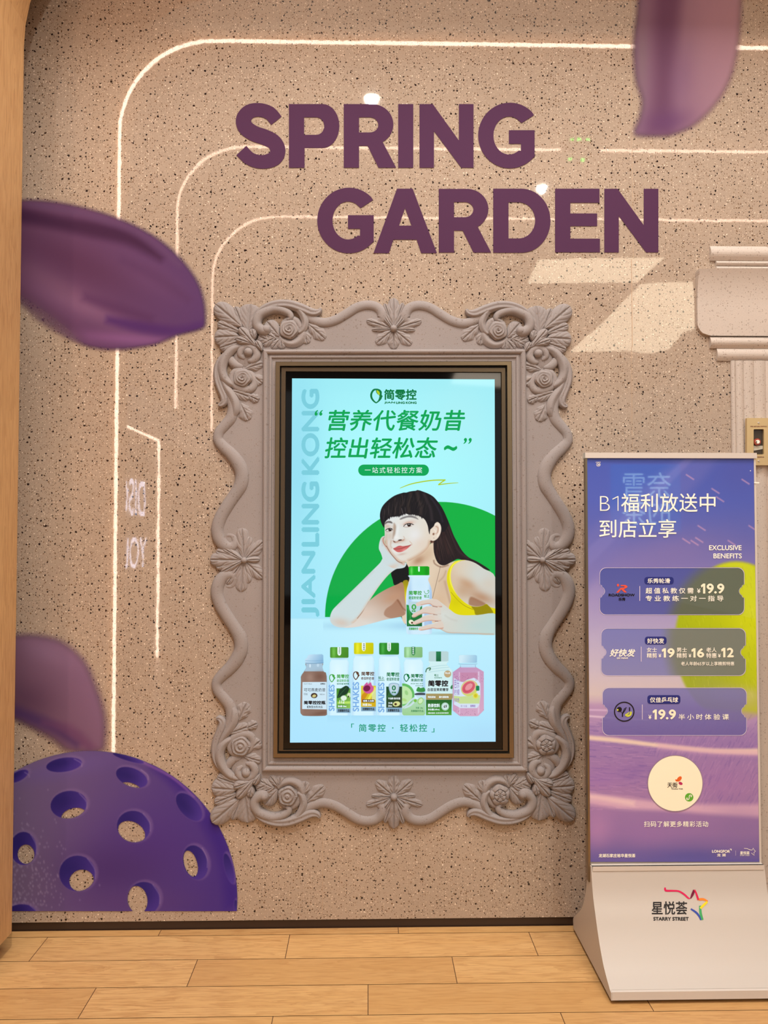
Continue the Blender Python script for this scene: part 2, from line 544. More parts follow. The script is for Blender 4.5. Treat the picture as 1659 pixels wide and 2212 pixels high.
G = {k: glow('display_' + k, c) for k, c in dict(green=(0, 166, 84), deep=(8, 122, 66), white=(236, 250, 255), mist=(124, 206, 222), teal=(22, 156, 122),
     black=(34, 34, 38), lime=(176, 208, 40), shake=(126, 178, 232), brown=(96, 64, 44), pgreen=(70, 168, 70), lilac=(150, 120, 190), grey=(90, 100, 104)).items()}
# ---------------------------------------------------------------- the setting
XL, XR, ZC = -2.6, 5.4, 4.95
tag(MB().box(XL, XR, 0, .12, .028, ZC).build('wall_back', M['terrazzo']), kind='structure')
tag(MB().box(XL, XR, .004, .12, 0, .028).build('baseboard_back', M['skirt']), kind='structure')
tag(MB().box(XL, XR, -2.02, .12, ZC, ZC + .1).build('ceiling', M['ceiling']), kind='structure')
tag(MB().box(XL, 6, -14, -2.02, 4.39, 5.05).build('ceiling_lower', M['ceiling']), kind='structure')
tag(MB().box(XR, XR + .1, -2.1, .12, 0, ZC).build('wall_right', M['side']), kind='structure')
# floor: every board is a quad of its own with its own tone, laid in rows of 142 mm
def floor():
    LW, PL, G_ = .142, .785, .0011
    offs = {0: .1, 1: -.256, 2: .26, 3: 0.0, 4: -.258, 5: .33, 6: .07}
    V, Fc, C = [], [], []
    y1 = -.04
    rows = [(.0, -.04, offs[0])] + [(-.04 - LW * k, -.04 - LW * (k + 1), offs.get(k + 1, random.uniform(0, PL))) for k in range(60)]
    for (ya, yb, o) in rows:
        k0 = int((XL - o) / PL) - 1
        x = o + k0 * PL
        while x < 5.4:
            a, b = max(x + G_, XL), min(x + PL - G_, 5.4)
            if b > a:
                n = len(V)
                V += [(a, ya - G_, .0), (b, ya - G_, .0), (b, yb + G_, .0), (a, yb + G_, .0)]
                Fc.append((n, n + 3, n + 2, n + 1))
                C += [(random.random(), random.random(), random.random(), 1)] * 4
            x += PL
    o = mesh_obj('floor', V, Fc, M['floor'])
    at_ = o.data.attributes.new('plank', 'FLOAT_COLOR', 'POINT')
    at_.data.foreach_set('color', np.array(C, 'f').ravel())
    tag(o, kind='structure')
floor()
tag(MB().box(XL, 6, -14, .12, -.1, -.0015).build('floor_bed', M['joint']), kind='structure')

# wooden archway close in front of the wall, left edge of the picture
def arch_loop(x0, x1, zt, r, z0=0.0, n=14):
    return [(x0, z0)] + [(x0 + r - r * math.cos(t), zt - r + r * math.sin(t)) for t in np.linspace(0, math.pi / 2, n)] + \
           [(x1 - r + r * math.sin(t), zt - r + r * math.cos(t)) for t in np.linspace(0, math.pi / 2, n)] + [(x1, z0)]
xa = at(25, 2030, -.13)[0]
inner = arch_loop(xa, 5.0, 3.49, .6, .062)
outer = [(XL + .02, .062)] + [(XL + .02, 4.0)] * 14 + [(5.38, 4.0)] * 14 + [(5.38, .062)]
arch = empty('wooden_archway', (xa, -.3, 0), 'light oak veneered archway with rounded top corner standing before the terrazzo wall', 'archway')
mb = MB()
n_ = len(inner)
v = [(x, y, z) for y in (-.13, -.46) for lp in (inner, outer) for x, z in lp]
f = []
for i in range(n_ - 1):
    j = i + 1
    f += [(2*n_+i, 2*n_+j, 3*n_+j, 3*n_+i), (i, n_+i, n_+j, j), (i, j, 2*n_+j, 2*n_+i), (n_+i, 3*n_+i, 3*n_+j, n_+j)]
f += [(0, 2*n_, 3*n_, n_), (n_-1, 2*n_-1, 4*n_-1, 3*n_-1)]
mb.add(v, f).build('veneer_lining', M['jamb'], arch)
MB().box(XL + .03, xa - .022, -.44, -.19, 0, .062).build('toe_kick', M['skirt'], arch)['label'] = 'dark recessed plinth'
MB().box(5.03, 5.36, -.44, -.19, 0, .062).build('toe_kick', M['skirt'], arch)['label'] = 'dark recessed plinth'

# ---------------------------------------------------------------- hall behind the viewer, seen mirrored in the glossy wall
def vpos(px, py, D):
    x, z = at(px, py, D - 2.6)
    return Vector((x, 2.6 - D, z)) if False else Vector((x, -(D - 2.6), z))
def led_arch(D, px, pyt, z0, xr, r, name, label, mt, rad=.0105):
    x0 = vpos(px, 1100, D).x
    zt = vpos(830, pyt, D).z
    pts = [(x0, z0)] + [(x0 + r - r * math.cos(t), zt - r + r * math.sin(t)) for t in np.linspace(0, math.pi / 2, 14)] + \
          [(xr - r + r * math.sin(t), zt - r + r * math.cos(t)) for t in np.linspace(0, math.pi / 2, 14)] + [(xr, z0)]
    o = MB().tube3([(x, -(D - 2.6), z) for x, z in pts], rad, 8).build(name, mt, None, True)
    tag(o, label, 'light strip', 'glowing arch outlines across the hall')
    return x0, zt
ax, az = led_arch(4.67, 250, 93, .0, 5.0, .58, 'led_strip', 'glowing arch outline nearest the wall, outermost reflected line', M['led'])
bx, bz = led_arch(5.93, 378, 320, 2.28, 4.9, .52, 'led_strip', 'second glowing arch outline, reflected line behind the upper word', M['led_dim'])
cx_, cz_ = led_arch(7.23, 456, 470, 2.28, 4.8, .60, 'led_strip', 'third glowing arch outline, reflected line behind the lower word', M['led_dim'])
# portal that carries the first strip
v, f = [], []
inn = arch_loop(ax - .012, 5.02, az + .012, .58, 0)
out = [(XL + .02, 0)] + [(XL + .02, 4.94)] * 14 + [(5.38, 4.94)] * 14 + [(5.38, 0)]
n_ = len(inn)
v = [(x, y, z) for y in (-2.085, -2.30) for lp in (inn, out) for x, z in lp]
for i in range(n_ - 1):
    j = i + 1
    f += [(2*n_+i, 2*n_+j, 3*n_+j, 3*n_+i), (i, n_+i, n_+j, j), (i, j, 2*n_+j, 2*n_+i), (n_+i, 3*n_+i, 3*n_+j, n_+j)]
tag(MB().add(v, f).build('wall_portal', M['jamb']), kind='structure')
# side wall over the shops and the shop front below it
tag(MB().box(-1.66, -1.56, -9.5, -2.31, 2.36, 4.39).build('wall_left_upper', M['side']), kind='structure')
tag(MB().box(-2.45, -2.28, -9.5, -2.31, 0, 2.36).build('wall_left_lower', M['side']), kind='structure')
XS = -2.262
D1 = 8.33
yA, yB = -(7.01 - 2.6), -(D1 - 2.6)
tag(MB().tube3([(XS, -3.2, 2.32), (XS, yB, 2.32), (XS, yB, .0)], .013, 8).build('led_strip', M['led'], None, True),
    'bright strip edging the shop front, short slanted line with a vertical leg', 'light strip')
# lit words on the shop front
def wall_sign(name, body, y_far, y_near, z0, z1, label):
    vv, ff = text_mesh(body)
    lo, hi = vv.min(0), vv.max(0)
    u = (vv - lo) / (hi - lo)
    P = np.column_stack([np.full(len(u), XS + .012), y_far + (y_near - y_far) * u[:, 0], z0 + (z1 - z0) * u[:, 1]])
    tag(mesh_obj(name, P.tolist(), ff, M['sign_white']), label, 'sign', 'lit shop words reflected beside the left strip')
def side_at(px, py):
    # mirrored point on the plane x = XS
    d = ray(px, py)
    t = (XS - CAM.x) / d.x
    p = CAM + d * t
    return -p.y, p.z
yf, zt = side_at(311, 1040); yn, zb = side_at(256, 1112)
wall_sign('shop_sign', 'DISC', yf, yn, zb, zt, 'white lit letters DISC seen mirrored beside the left light line, upper word')
yf, zt = side_at(314, 1160); yn, zb = side_at(256, 1232)
wall_sign('shop_sign', 'YOU', yf, yn, zb, zt, 'white lit letters YOU seen mirrored beside the left light line, lower word')
# recessed downlights
def ceil_at(px, py, z):
    d = ray(px, py)
    t = (z - CAM.z) / d.z
    p = CAM + d * t
    return Vector((p.x, -p.y, z))
for (px, py, r, lab) in ((803, 211, .056, 'round downlight mirrored just above the letter R of the upper word'),
                         (1170, 403, .045, 'round downlight mirrored just above the letter D of the lower word')):
    c = ceil_at(px, py, 4.376)
    e = empty('downlight', c, lab, 'lamp', 'round ceiling downlights')
    MB().tube3([(c.x, c.y, c.z - .001), (c.x, c.y, c.z + .012)], r, 24).build('lens', M['lamp'], e)
    MB().ring_y([(math.cos(q) * r * 1.02, math.sin(q) * r * 1.02) for q in np.linspace(0, 6.283, 24, False)],
                [(math.cos(q) * r * 1.22, math.sin(q) * r * 1.22) for q in np.linspace(0, 6.283, 24, False)], 0, .01)
    mbr = MB()
    a_ = [(c.x + math.cos(q) * r * 1.02, c.y + math.sin(q) * r * 1.02) for q in np.linspace(0, 6.283, 24, False)]
    b_ = [(c.x + math.cos(q) * r * 1.25, c.y + math.sin(q) * r * 1.25) for q in np.linspace(0, 6.283, 24, False)]
    vv = [(x, y, z) for z in (c.z + .012, c.z - .004) for lp in (a_, b_) for x, y in lp]
    ff = []
    for i in range(24):
        j = (i + 1) % 24
        ff += [(48+i, 48+j, 72+j, 72+i), (i, 48+i, 48+j, j), (24+i, 24+j, 72+j, 72+i), (i, j, 24+j, 24+i)]
    mbr.add(vv, ff).build('trim_ring', M['ceiling'], e)
# luminous ceiling panels
def ceil_panel(pts, label, sm=False):
    P = [ceil_at(px, py, 4.380) for px, py in pts]
    L = [Vector((p.x, p.y, 0)) for p in P]
    n = len(P)
    vv = [tuple(p) for p in P] + [(p.x, p.y, 4.393) for p in P]
    ff = [tuple(q) for q in tessellate_polygon([L])] + [(i, (i + 1) % n, n + (i + 1) % n, n + i) for i in range(n)]
    tag(mesh_obj('luminous_ceiling_panel', vv, ff, M['panel']), label, 'ceiling light', 'luminous ceiling panels')
ceil_panel([(1162, 563), (1290, 560), (1434, 558), (1375, 611), (1260, 611), (1140, 612)], 'slanted bright ceiling panel mirrored under the letters EN')
ceil_panel([(1384, 616), (1440, 611), (1700, 611), (1700, 700), (1508, 709), (1478, 716), (1462, 735), (1443, 755), (1405, 764), (1360, 759), (1232, 760), (1300, 700)],
           'large bright ceiling panel with curved end mirrored left of the column capital')
# the corner of light seen in the screen glass
c0 = [ceil_at(*p, 4.380) for p in ((985, 803), (1083, 806), (1086, 837), (974, 829))]
tag(mesh_obj('luminous_ceiling_panel', [tuple(p) for p in c0] + [(p.x, p.y, 4.393) for p in c0],
             [(0, 1, 2, 3), (4, 5, 6, 7), (0, 1, 5, 4), (1, 2, 6, 5), (2, 3, 7, 6), (3, 0, 4, 7)], mat('far_lit_panel', (255, 250, 230), .5, emit=(250, 232, 210), es=6)),
    'far ceiling panel mirrored in the top right corner of the screen glass', 'ceiling light', 'luminous ceiling panels')
# hanging exit sign
e0 = vpos(1255, 322, 5.55)
es = empty('exit_sign', e0, 'green lit exit sign hanging from the ceiling, mirrored right of the letter G', 'sign')
MB().box(e0.x - .14, e0.x + .14, e0.y - .03, e0.y, e0.z - .10, e0.z + .11).build('sign_box', M['black'], es)
MB().tube3([(e0.x, e0.y - .015, e0.z + .11), (e0.x, e0.y - .015, 4.39)], .008, 8).build('drop_rod', M['black'], es)
mb = MB()
for (px, py, w, h) in ((1236, 300, 9, 5), (1252, 300, 10, 6), (1271, 300, 9, 5), (1232, 342, 9, 7), (1259, 344, 8, 9)):
    a = vpos(px - w / 2, py - h / 2, 5.54); b = vpos(px + w / 2, py + h / 2, 5.54)
    MB().box(a.x, b.x, e0.y - .001, e0.y + .003, b.z, a.z).build('lit_mark', M['exit'], es)
# blue shop sign mirrored in the poster glass
PY = -.236
def pmir(px, py, D=6.6):
    """point of the hall whose mirror image in the poster glass falls on this pixel"""
    d = ray(px, py); t = (D) / d.y; p = CAM + d * t
    return Vector((p.x, 2 * PY - p.y, p.z))
a, b = pmir(1322, 1003), pmir(1471, 1148)
sg = empty('shop_sign', (a.x, a.y, b.z), 'blue shop sign with white characters, faintly mirrored at the top of the poster', 'sign')
MB().box(a.x, b.x, a.y - .05, a.y, b.z, a.z).build('sign_panel', mat('blue_sign_face', (20, 120, 170), .5, emit=(10, 110, 160), es=4.5), sg)
vv, ff = text_mesh('奈雪\n的茶')
lo, hi = vv.min(0), vv.max(0); u = (vv - lo) / (hi - lo)
w_ = b.x - a.x; h_ = a.z - b.z
# read from the hall side (facing -y towards the sign) the text runs from +x to -x
P = np.column_stack([b.x - w_ * (.14 + .72 * u[:, 0]), np.full(len(u), a.y + .004), b.z + h_ * (.1 + .78 * u[:, 1])])
mesh_obj('sign_lettering', P.tolist(), ff, mat('sign_letter_glow', (200, 240, 250), .5, emit=(170, 225, 240), es=7), sg)

# ---------------------------------------------------------------- printed and mounted things on the wall
YP = -.0016
Z = lambda x, y: (480 + x * .434, 200 + y * .434)      # lettering traced at this scale
def zz(pts, dx=0, dy=0): return [Z(x + dx, y + dy) for x, y in pts]
def letters():
    e1 = empty('wall_lettering', (at(830, 362)[0], 0, at(830, 362)[1]), 'large matt purple capitals SPRING on the terrazzo wall, upper word', 'lettering')
    e2 = empty('wall_lettering', (at(1050, 547)[0], 0, at(1050, 547)[1]), 'large matt purple capitals GARDEN on the terrazzo wall, lower word', 'lettering')
    def put(e, *loops):
        MB().flat(loops, YP).build('letter', M['purple'], e)
    s_in = [(270, 140), (236, 102), (186, 86), (135, 95), (107, 130), (116, 172), (158, 203), (212, 222), (258, 247), (277, 288), (258, 328), (200, 345), (140, 330), (95, 288)]
    wS = [66, 68, 68, 72, 76, 78, 78, 78, 76, 76, 74, 68, 66, 68]
    put(e1, [Z(*p) for p in stroke2d(s_in, wS, 6)])
    put(e1, zz([(332, 57), (500, 57)] + arc(500, 166, 83, 109, -88, 88, 18) + [(500, 275), (410, 275), (410, 374), (332, 374)]),
        zz([(408, 123), (468, 123)] + arc(468, 166.5, 40, 43.5, -80, 80, 12) + [(468, 210), (408, 210)]))
    def R(dx, dy):
        return (zz([(605, 57), (745, 57)] + arc(745, 158, 107, 101, -86, 60, 18) + [(866, 374), (778, 374), (724, 265), (681, 265), (681, 374), (605, 374)], dx, dy),
                zz([(681, 123), (735, 123)] + arc(735, 160.5, 42, 37.5, -80, 80, 12) + [(735, 198), (681, 198)], dx, dy))
    put(e1, *R(0, 0))
    put(e1, zz([(876, 57), (951, 57), (951, 374), (876, 374)]))
    Nl = [(982, 57), (1048, 57), (1178, 238), (1178, 57), (1251, 57), (1251, 374), (1190, 374), (1054, 192), (1054, 374), (982, 374)]
    put(e1, zz(Nl))
    def Gl(dx, dy):
        o = [(1552, 112)] + arc(1432, 213.5, 158, 163.5, -46, -330 + 0, 40)[:-1] + [(1555, 320), (1555, 187), (1427, 187), (1427, 255), (1487, 255), (1487, 290)]
        i = arc(1428, 213.5, 78, 94.5, 52, 302, 26)
        return zz(o + i + [(1490, 152)], dx, dy)
    put(e1, Gl(0, 0))
    put(e2, Gl(-801, 423))
    put(e2, zz([(870, 478), (948, 478), (1069, 799), (990, 799), (968, 732), (852, 732), (830, 799), (753, 799)]), zz([(910, 575), (942, 662), (880, 662)]))
    put(e2, *R(473, 422))
    put(e2, zz([(1349, 478), (1490, 478)] + arc(1490, 637.5, 144, 159.5, -86, 86, 22) + [(1490, 797), (1349, 797)]),
        zz([(1425, 546), (1475, 546)] + arc(1475, 636, 83, 90, -84, 84, 16) + [(1475, 726), (1425, 726)]))
    put(e2, [(1199, 407.5), (1295, 407.5), (1295, 438), (1232, 438), (1232, 461), (1290, 461), (1290, 488.5), (1232, 488.5), (1232, 515.5), (1296, 515.5), (1296, 545), (1199, 545)])
    put(e2, zz([(x + 920, y + 421.5) for x, y in Nl]))
letters()

def petals():
    # left petal
    c = Cv(0, 420, 450, 765, 1.5)
    o = [(-30, 440), (36, 433), (80, 433), (130, 438), (190, 451), (250, 470), (310, 497), (360, 530), (400, 570), (427, 610), (440, 650), (443, 690), (434, 709), (385, 722), (330, 743), (250, 755), (180, 745), (115, 715), (75, 688), (36, 650), (-30, 600)]
    m = c.mask(o, 9)
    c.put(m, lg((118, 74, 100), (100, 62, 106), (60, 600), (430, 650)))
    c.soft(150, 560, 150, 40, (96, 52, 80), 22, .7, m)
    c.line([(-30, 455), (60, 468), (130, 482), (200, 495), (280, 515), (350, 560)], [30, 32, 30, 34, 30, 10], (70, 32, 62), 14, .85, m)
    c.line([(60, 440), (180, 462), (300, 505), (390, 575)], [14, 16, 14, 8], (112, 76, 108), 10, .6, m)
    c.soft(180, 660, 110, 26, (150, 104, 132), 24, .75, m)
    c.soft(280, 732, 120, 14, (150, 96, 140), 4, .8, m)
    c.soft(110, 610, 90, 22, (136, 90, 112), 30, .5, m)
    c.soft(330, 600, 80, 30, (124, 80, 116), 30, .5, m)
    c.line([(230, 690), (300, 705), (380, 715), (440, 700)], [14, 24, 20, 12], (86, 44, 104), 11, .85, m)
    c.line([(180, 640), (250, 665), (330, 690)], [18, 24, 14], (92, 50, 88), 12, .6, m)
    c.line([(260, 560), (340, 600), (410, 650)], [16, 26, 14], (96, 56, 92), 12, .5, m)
    c.a *= 1 - .55 * c.mask([(-30, 610), (60, 650), (130, 700), (170, 740), (120, 780), (-30, 780)], 28)
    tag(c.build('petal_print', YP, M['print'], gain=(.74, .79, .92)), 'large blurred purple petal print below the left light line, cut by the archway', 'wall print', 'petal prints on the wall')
    # lower petal
    c = Cv(0, 1352, 260, 1640, 1.5)
    o = [(-30, 1376), (30, 1373), (80, 1374), (130, 1386), (178, 1426), (205, 1480), (224, 1540), (226, 1592), (216, 1622), (150, 1622), (112, 1596), (62, 1568), (30, 1552), (-30, 1535)]
    m = c.mask(o, 15)
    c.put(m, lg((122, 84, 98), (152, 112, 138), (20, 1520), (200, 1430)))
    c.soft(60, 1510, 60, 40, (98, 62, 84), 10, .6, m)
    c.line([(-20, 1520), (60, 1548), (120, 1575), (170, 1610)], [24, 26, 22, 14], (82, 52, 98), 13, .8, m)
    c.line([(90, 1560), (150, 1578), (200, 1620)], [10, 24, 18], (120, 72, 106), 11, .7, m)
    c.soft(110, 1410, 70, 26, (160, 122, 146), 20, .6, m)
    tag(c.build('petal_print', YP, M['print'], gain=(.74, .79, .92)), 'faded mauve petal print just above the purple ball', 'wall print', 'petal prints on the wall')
    # upper right petal
    c = Cv(1355, -70, 1615, 305, 1.5)
    o = [(1392, -80), (1382, -20), (1376, 40), (1370, 100), (1375, 170), (1388, 215), (1383, 255), (1372, 288), (1410, 292), (1455, 288), (1500, 268), (1542, 228), (1572, 180), (1590, 120), (1598, 50), (1600, -20), (1596, -80)]
    m = c.mask(o, 12)
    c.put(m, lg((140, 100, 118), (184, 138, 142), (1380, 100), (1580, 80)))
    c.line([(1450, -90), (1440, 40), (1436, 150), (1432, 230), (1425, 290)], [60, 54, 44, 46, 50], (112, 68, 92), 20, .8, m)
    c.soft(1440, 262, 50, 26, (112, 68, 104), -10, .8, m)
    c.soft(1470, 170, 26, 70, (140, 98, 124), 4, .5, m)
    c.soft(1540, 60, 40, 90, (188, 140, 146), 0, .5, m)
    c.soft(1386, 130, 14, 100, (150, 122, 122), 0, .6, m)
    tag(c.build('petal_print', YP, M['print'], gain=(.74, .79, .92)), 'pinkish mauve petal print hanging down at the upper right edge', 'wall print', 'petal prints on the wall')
petals()

def ball():
    q = lambda x, y: (x * .3376, 1350 + y * .3376)
    c = Cv(-130, 1612, 528, 1969, 1.25)
    cx, cy, r = 194.5, 1940, 318
    m = c.mask(arc(cx, cy, r, r, 0, 360, 90)[:-1], 1.0, 0)
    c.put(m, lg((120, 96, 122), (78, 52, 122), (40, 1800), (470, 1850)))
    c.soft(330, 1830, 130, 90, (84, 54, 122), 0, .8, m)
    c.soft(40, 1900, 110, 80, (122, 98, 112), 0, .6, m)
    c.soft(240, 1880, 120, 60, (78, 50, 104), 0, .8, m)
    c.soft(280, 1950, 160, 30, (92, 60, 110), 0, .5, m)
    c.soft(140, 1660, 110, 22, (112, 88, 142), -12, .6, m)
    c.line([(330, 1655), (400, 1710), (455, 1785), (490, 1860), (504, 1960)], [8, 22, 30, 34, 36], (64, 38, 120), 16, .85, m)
    c.line([(300, 1643), (370, 1678), (420, 1722)], [5, 6, 4], (142, 92, 156), 3, .6, m)
    # pebbled skin on the lower left
    for _ in range(260):
        x, y = abs(RNG.normal(0, 60)) + 20, 1960 - abs(RNG.normal(0, 90))
        if (x - cx) ** 2 + (y - cy) ** 2 < (r - 25) ** 2:
            w = c.win(x - 6, y - 6, x + 6, y + 6)
            k = .32 * np.exp(-(((c.X[w] - x) / 1.7) ** 2 + ((c.Y[w] - y) / 2.6) ** 2))[..., None]
            c.c[w] = c.c[w] * (1 - k) + np.array((178, 158, 172)) * k
    H = [  # outer x, y, rx, ry, angle / see-through x, y, rx, ry, angle
        (410, 895, 115, 45, -8, None), (843, 975, 106, 58, 22, (838, 1052, 78, 40, 20)), (440, 1150, 117, 88, -8, (472, 1222, 82, 50, -14)),
        (855, 1290, 108, 100, 20, (842, 1326, 92, 66, 28)), (1210, 1165, 108, 58, 48, None), (1250, 1520, 78, 112, -16, (1220, 1527, 42, 86, -16)),
        (150, 1430, 84, 106, 0, (167, 1467, 54, 62, 0)), (495, 1590, 116, 114, 0, (522, 1636, 79, 70, -15)), (920, 1752, 104, 108, 0, (874, 1762, 70, 92, -5)),
        (1465, 1560, 26, 100, -14, None), (140, 1845, 95, 58, 0, None), (118, 968, 70, 30, -28, None), (822, 852, 104, 18, 17, None), (1508, 1800, 10, 40, 0, None)]
    for (x, y, a, b, g, th) in H:
        X, Y = q(x, y)
        k = .3376
        # rim highlight painted into the print, right and upper right
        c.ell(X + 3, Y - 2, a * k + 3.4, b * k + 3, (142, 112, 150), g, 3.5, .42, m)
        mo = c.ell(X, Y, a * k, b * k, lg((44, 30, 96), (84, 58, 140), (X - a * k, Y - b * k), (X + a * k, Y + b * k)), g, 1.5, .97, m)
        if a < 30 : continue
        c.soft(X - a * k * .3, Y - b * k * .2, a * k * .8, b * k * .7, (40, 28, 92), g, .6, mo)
        c.line([(X + a * k * .55, Y - b * k * .85), (X + a * k * .95, Y - b * k * .25), (X + a * k * .98, Y + b * k * .3)], 2.4, (168, 140, 176), 1.6, .4 if g < 40 else .15, m)  # thin highlight arc painted along the rim
        if th:
            tx, ty, ta, tb_, tg = th
            tx, ty = q(tx, ty)
            al = math.radians(tg)
            p = [(tx + ta * k * math.cos(t) * math.cos(al) - tb_ * k * math.sin(t) * math.sin(al), ty + ta * k * math.cos(t) * math.sin(al) + tb_ * k * math.sin(t) * math.cos(al)) for t in np.linspace(0, 6.283, 30, False)]
            mt_ = c.mask(p, .8, 0) * np.clip(mo * 1.03, 0, 1)
            c.erase(mt_)
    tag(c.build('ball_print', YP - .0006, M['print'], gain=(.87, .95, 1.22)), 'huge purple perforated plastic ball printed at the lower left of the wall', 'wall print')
ball()

# tile joints of the wall
mb = MB()
j1 = at(1365, 600)[0]; 
for px, y0, y1, w in ((1365, 0, 560, .0011), (1365, 560, 750, .0022), (1365, 750, 1000, .0011), (605, 0, 215, .0009), (605, 385, 640, .0009), (697, 1772, 1972, .0009)):
    x = at(px, (y0 + y1) / 2)[0]
    mb.box(x - w / 2, x + w / 2, -.0008, .001, at(px, y1)[1], at(px, y0)[1])
mb.build('wall_joint', mat('pale_joint', (196, 168, 140), .5), None)
tag(bpy.data.objects['wall_joint'], kind='structure')
bpy.data.objects['wall_joint'].name = 'trim_1'

# printed column at the right, built in relief so lamps shade it
def column():
    c = empty('column', (at(1700, 1990)[0], 0, .028), 'pale speckled classical column print in added relief at the right edge behind the poster', 'column')
    XE = at(1915, 700)[0]
    def band(name, px, y0, y1, prof, bev=0):
        x0 = at(px, (y0 + y1) / 2)[0]
        za, zb = at(px, y0)[1], at(px, y1)[1]
        pr = [(0, zb)] + [(-d, zb + (za - zb) * t) for d, t in prof] + [(0, za)]
        MB().prism(pr, x0, XE).build(name, M['pale_stone'], c, False)
    conv = lambda d, n=9: [(d * (.35 + .65 * math.sin(math.pi * t)), t) for t in np.linspace(0, 1, n)]
    band('moulding', 1532, 533, 564, conv(.016))
    band('moulding', 1545, 564.5, 575, conv(.012, 7))
    band('moulding', 1545, 576, 586, conv(.012, 7))
    # bell of the capital, lower left corner rounded
    za, zb = at(1503, 587)[1], at(1503, 727)[1]
    x0 = at(1503, 650)[0]
    ts = np.linspace(0, 1, 26)
    grid = []
    R_ = .045
    for t in ts:
        z = zb + (za - zb) * t
        d = .012 + .020 * (max(0, (t - .45) / .55) ** 2.2)
        dz = z - zb
        x = x0 + (R_ - math.sqrt(max(0, R_ ** 2 - (R_ - dz) ** 2)) if dz < R_ else 0)
        row = [(x, 0, z), (x, -d, z)] + [(x + (XE - x) * k / 6, -d, z) for k in range(1, 7)]
        grid.append(row)
    mb = MB().grid(grid)
    mb.add([grid[-1][1], grid[-1][-1], (XE, 0, za), (x0, 0, za)], [(0, 1, 2, 3)])
    mb.build('capital_bell', M['pale_stone'], c, False)
    band('moulding', 1532, 727.5, 753, conv(.015))
    band('moulding', 1547, 753.5, 780, conv(.012))
    # fluted shaft
    xs = [at(p, 1000)[0] for p in (1580, 1590, 1607.5, 1630, 1655, 1684, 1716, 1748, 1777, 1802, 1825, 1842, 1852)]
    zt_, zb_ = at(1600, 780)[1], .028
    pr = [(xs[0], 0)]
    for i in range(len(xs) - 1):
        a_, b_ = xs[i], xs[i + 1]
        for t in np.linspace(0, 1, 8):
            pr.append((a_ + (b_ - a_) * t, -(.004 + .006 * math.sin(math.pi * t) ** .7 + .002 * i * (12 - i) / 36)))
    pr.append((xs[-1], 0))
    P = [[(x, y, z) for x, y in pr] for z in (zb_, zt_)]
    MB().grid(P).build('fluted_shaft', M['pale_stone'], c, False)
column()

def fire_switch():
    Y = -.022
    x0, z0 = at(1613.5, 1005, Y); x1, z1 = at(1680, 903, Y)
    e = empty('fire_switch_plate', ((x0 + x1) / 2, Y, z0), 'brushed brass fire switch plate with dark window on the column, above the poster corner', 'switch')
    q = lambda x, y: (1570 + x * .08135, 880 + y * .08137)
    def P(l, Y=Y): return [at(*q(*p), Y) for p in l]
    win = rrect(712, 578, 985, 1248, 26)
    wp = [at(*q(*p), Y - .002) for p in win]
    op = [at(*p, Y - .002) for p in rrect(1613.5, 903, 1680, 1005, .5)]
    MB().ring_y(op, wp, Y + .010, Y - .002).build('plate', mat('brushed_brass', (206, 180, 132), .35, .35), e)
    MB().flat([win and [q(*p) for p in win]], Y + .006).build('window_recess', mat('switch_recess', (58, 48, 34), .4), e)
    cx, cz = at(*q(798, 918), Y + .003)
    r = at(*q(888, 918), Y)[0] - at(*q(798, 918), Y)[0]
    MB().tube3([(cx, Y + .006, cz), (cx, Y - .001, cz)], r, 28).build('red_collar', mat('red_collar', (158, 62, 40), .4), e)['label'] = 'red round collar'
    MB().tube3([(cx, Y, cz), (cx, Y - .004, cz)], r * .56, 24).build('button', M['white_ink'], e)
    MB().flat([[q(*p) for p in [(768, 918), (806, 885), (800, 918), (806, 945)]]], Y - .0046).build('button_mark', M['black_ink'], e)
    MB().flat([[q(*p) for p in [(716, 1020), (955, 1018), (955, 1105), (716, 1150)]]], Y + .0045).build('card', mat('pale_card', (196, 190, 172), .5), e)
    for sx, sy in ((842, 412), (845, 1420)):
        x, z = at(*q(sx, sy), Y - .002)
        MB().tube3([(x, Y - .002, z), (x, Y - .0045, z)], [.0034, .0026], 16).build('screw', M['silver_edge'], e)
        MB().tube3([(x, Y - .0046, z), (x, Y - .0049, z)], .0010, 6).build('screw_slot', M['black'], e)
    l = Letters(Y - .0026)
    a = q(628, 490); b = q(1062, 524)
    l.t('FIRE RETURN SWITCH', a[0], a[1], b[0], b[1], .15)
    a = q(808, 1304); b = q(990, 1336)
    l.t('返回开关', a[0], a[1], b[0], b[1], .15)
    l.build('plate_lettering', M['brown_ink'], e)
fire_switch()
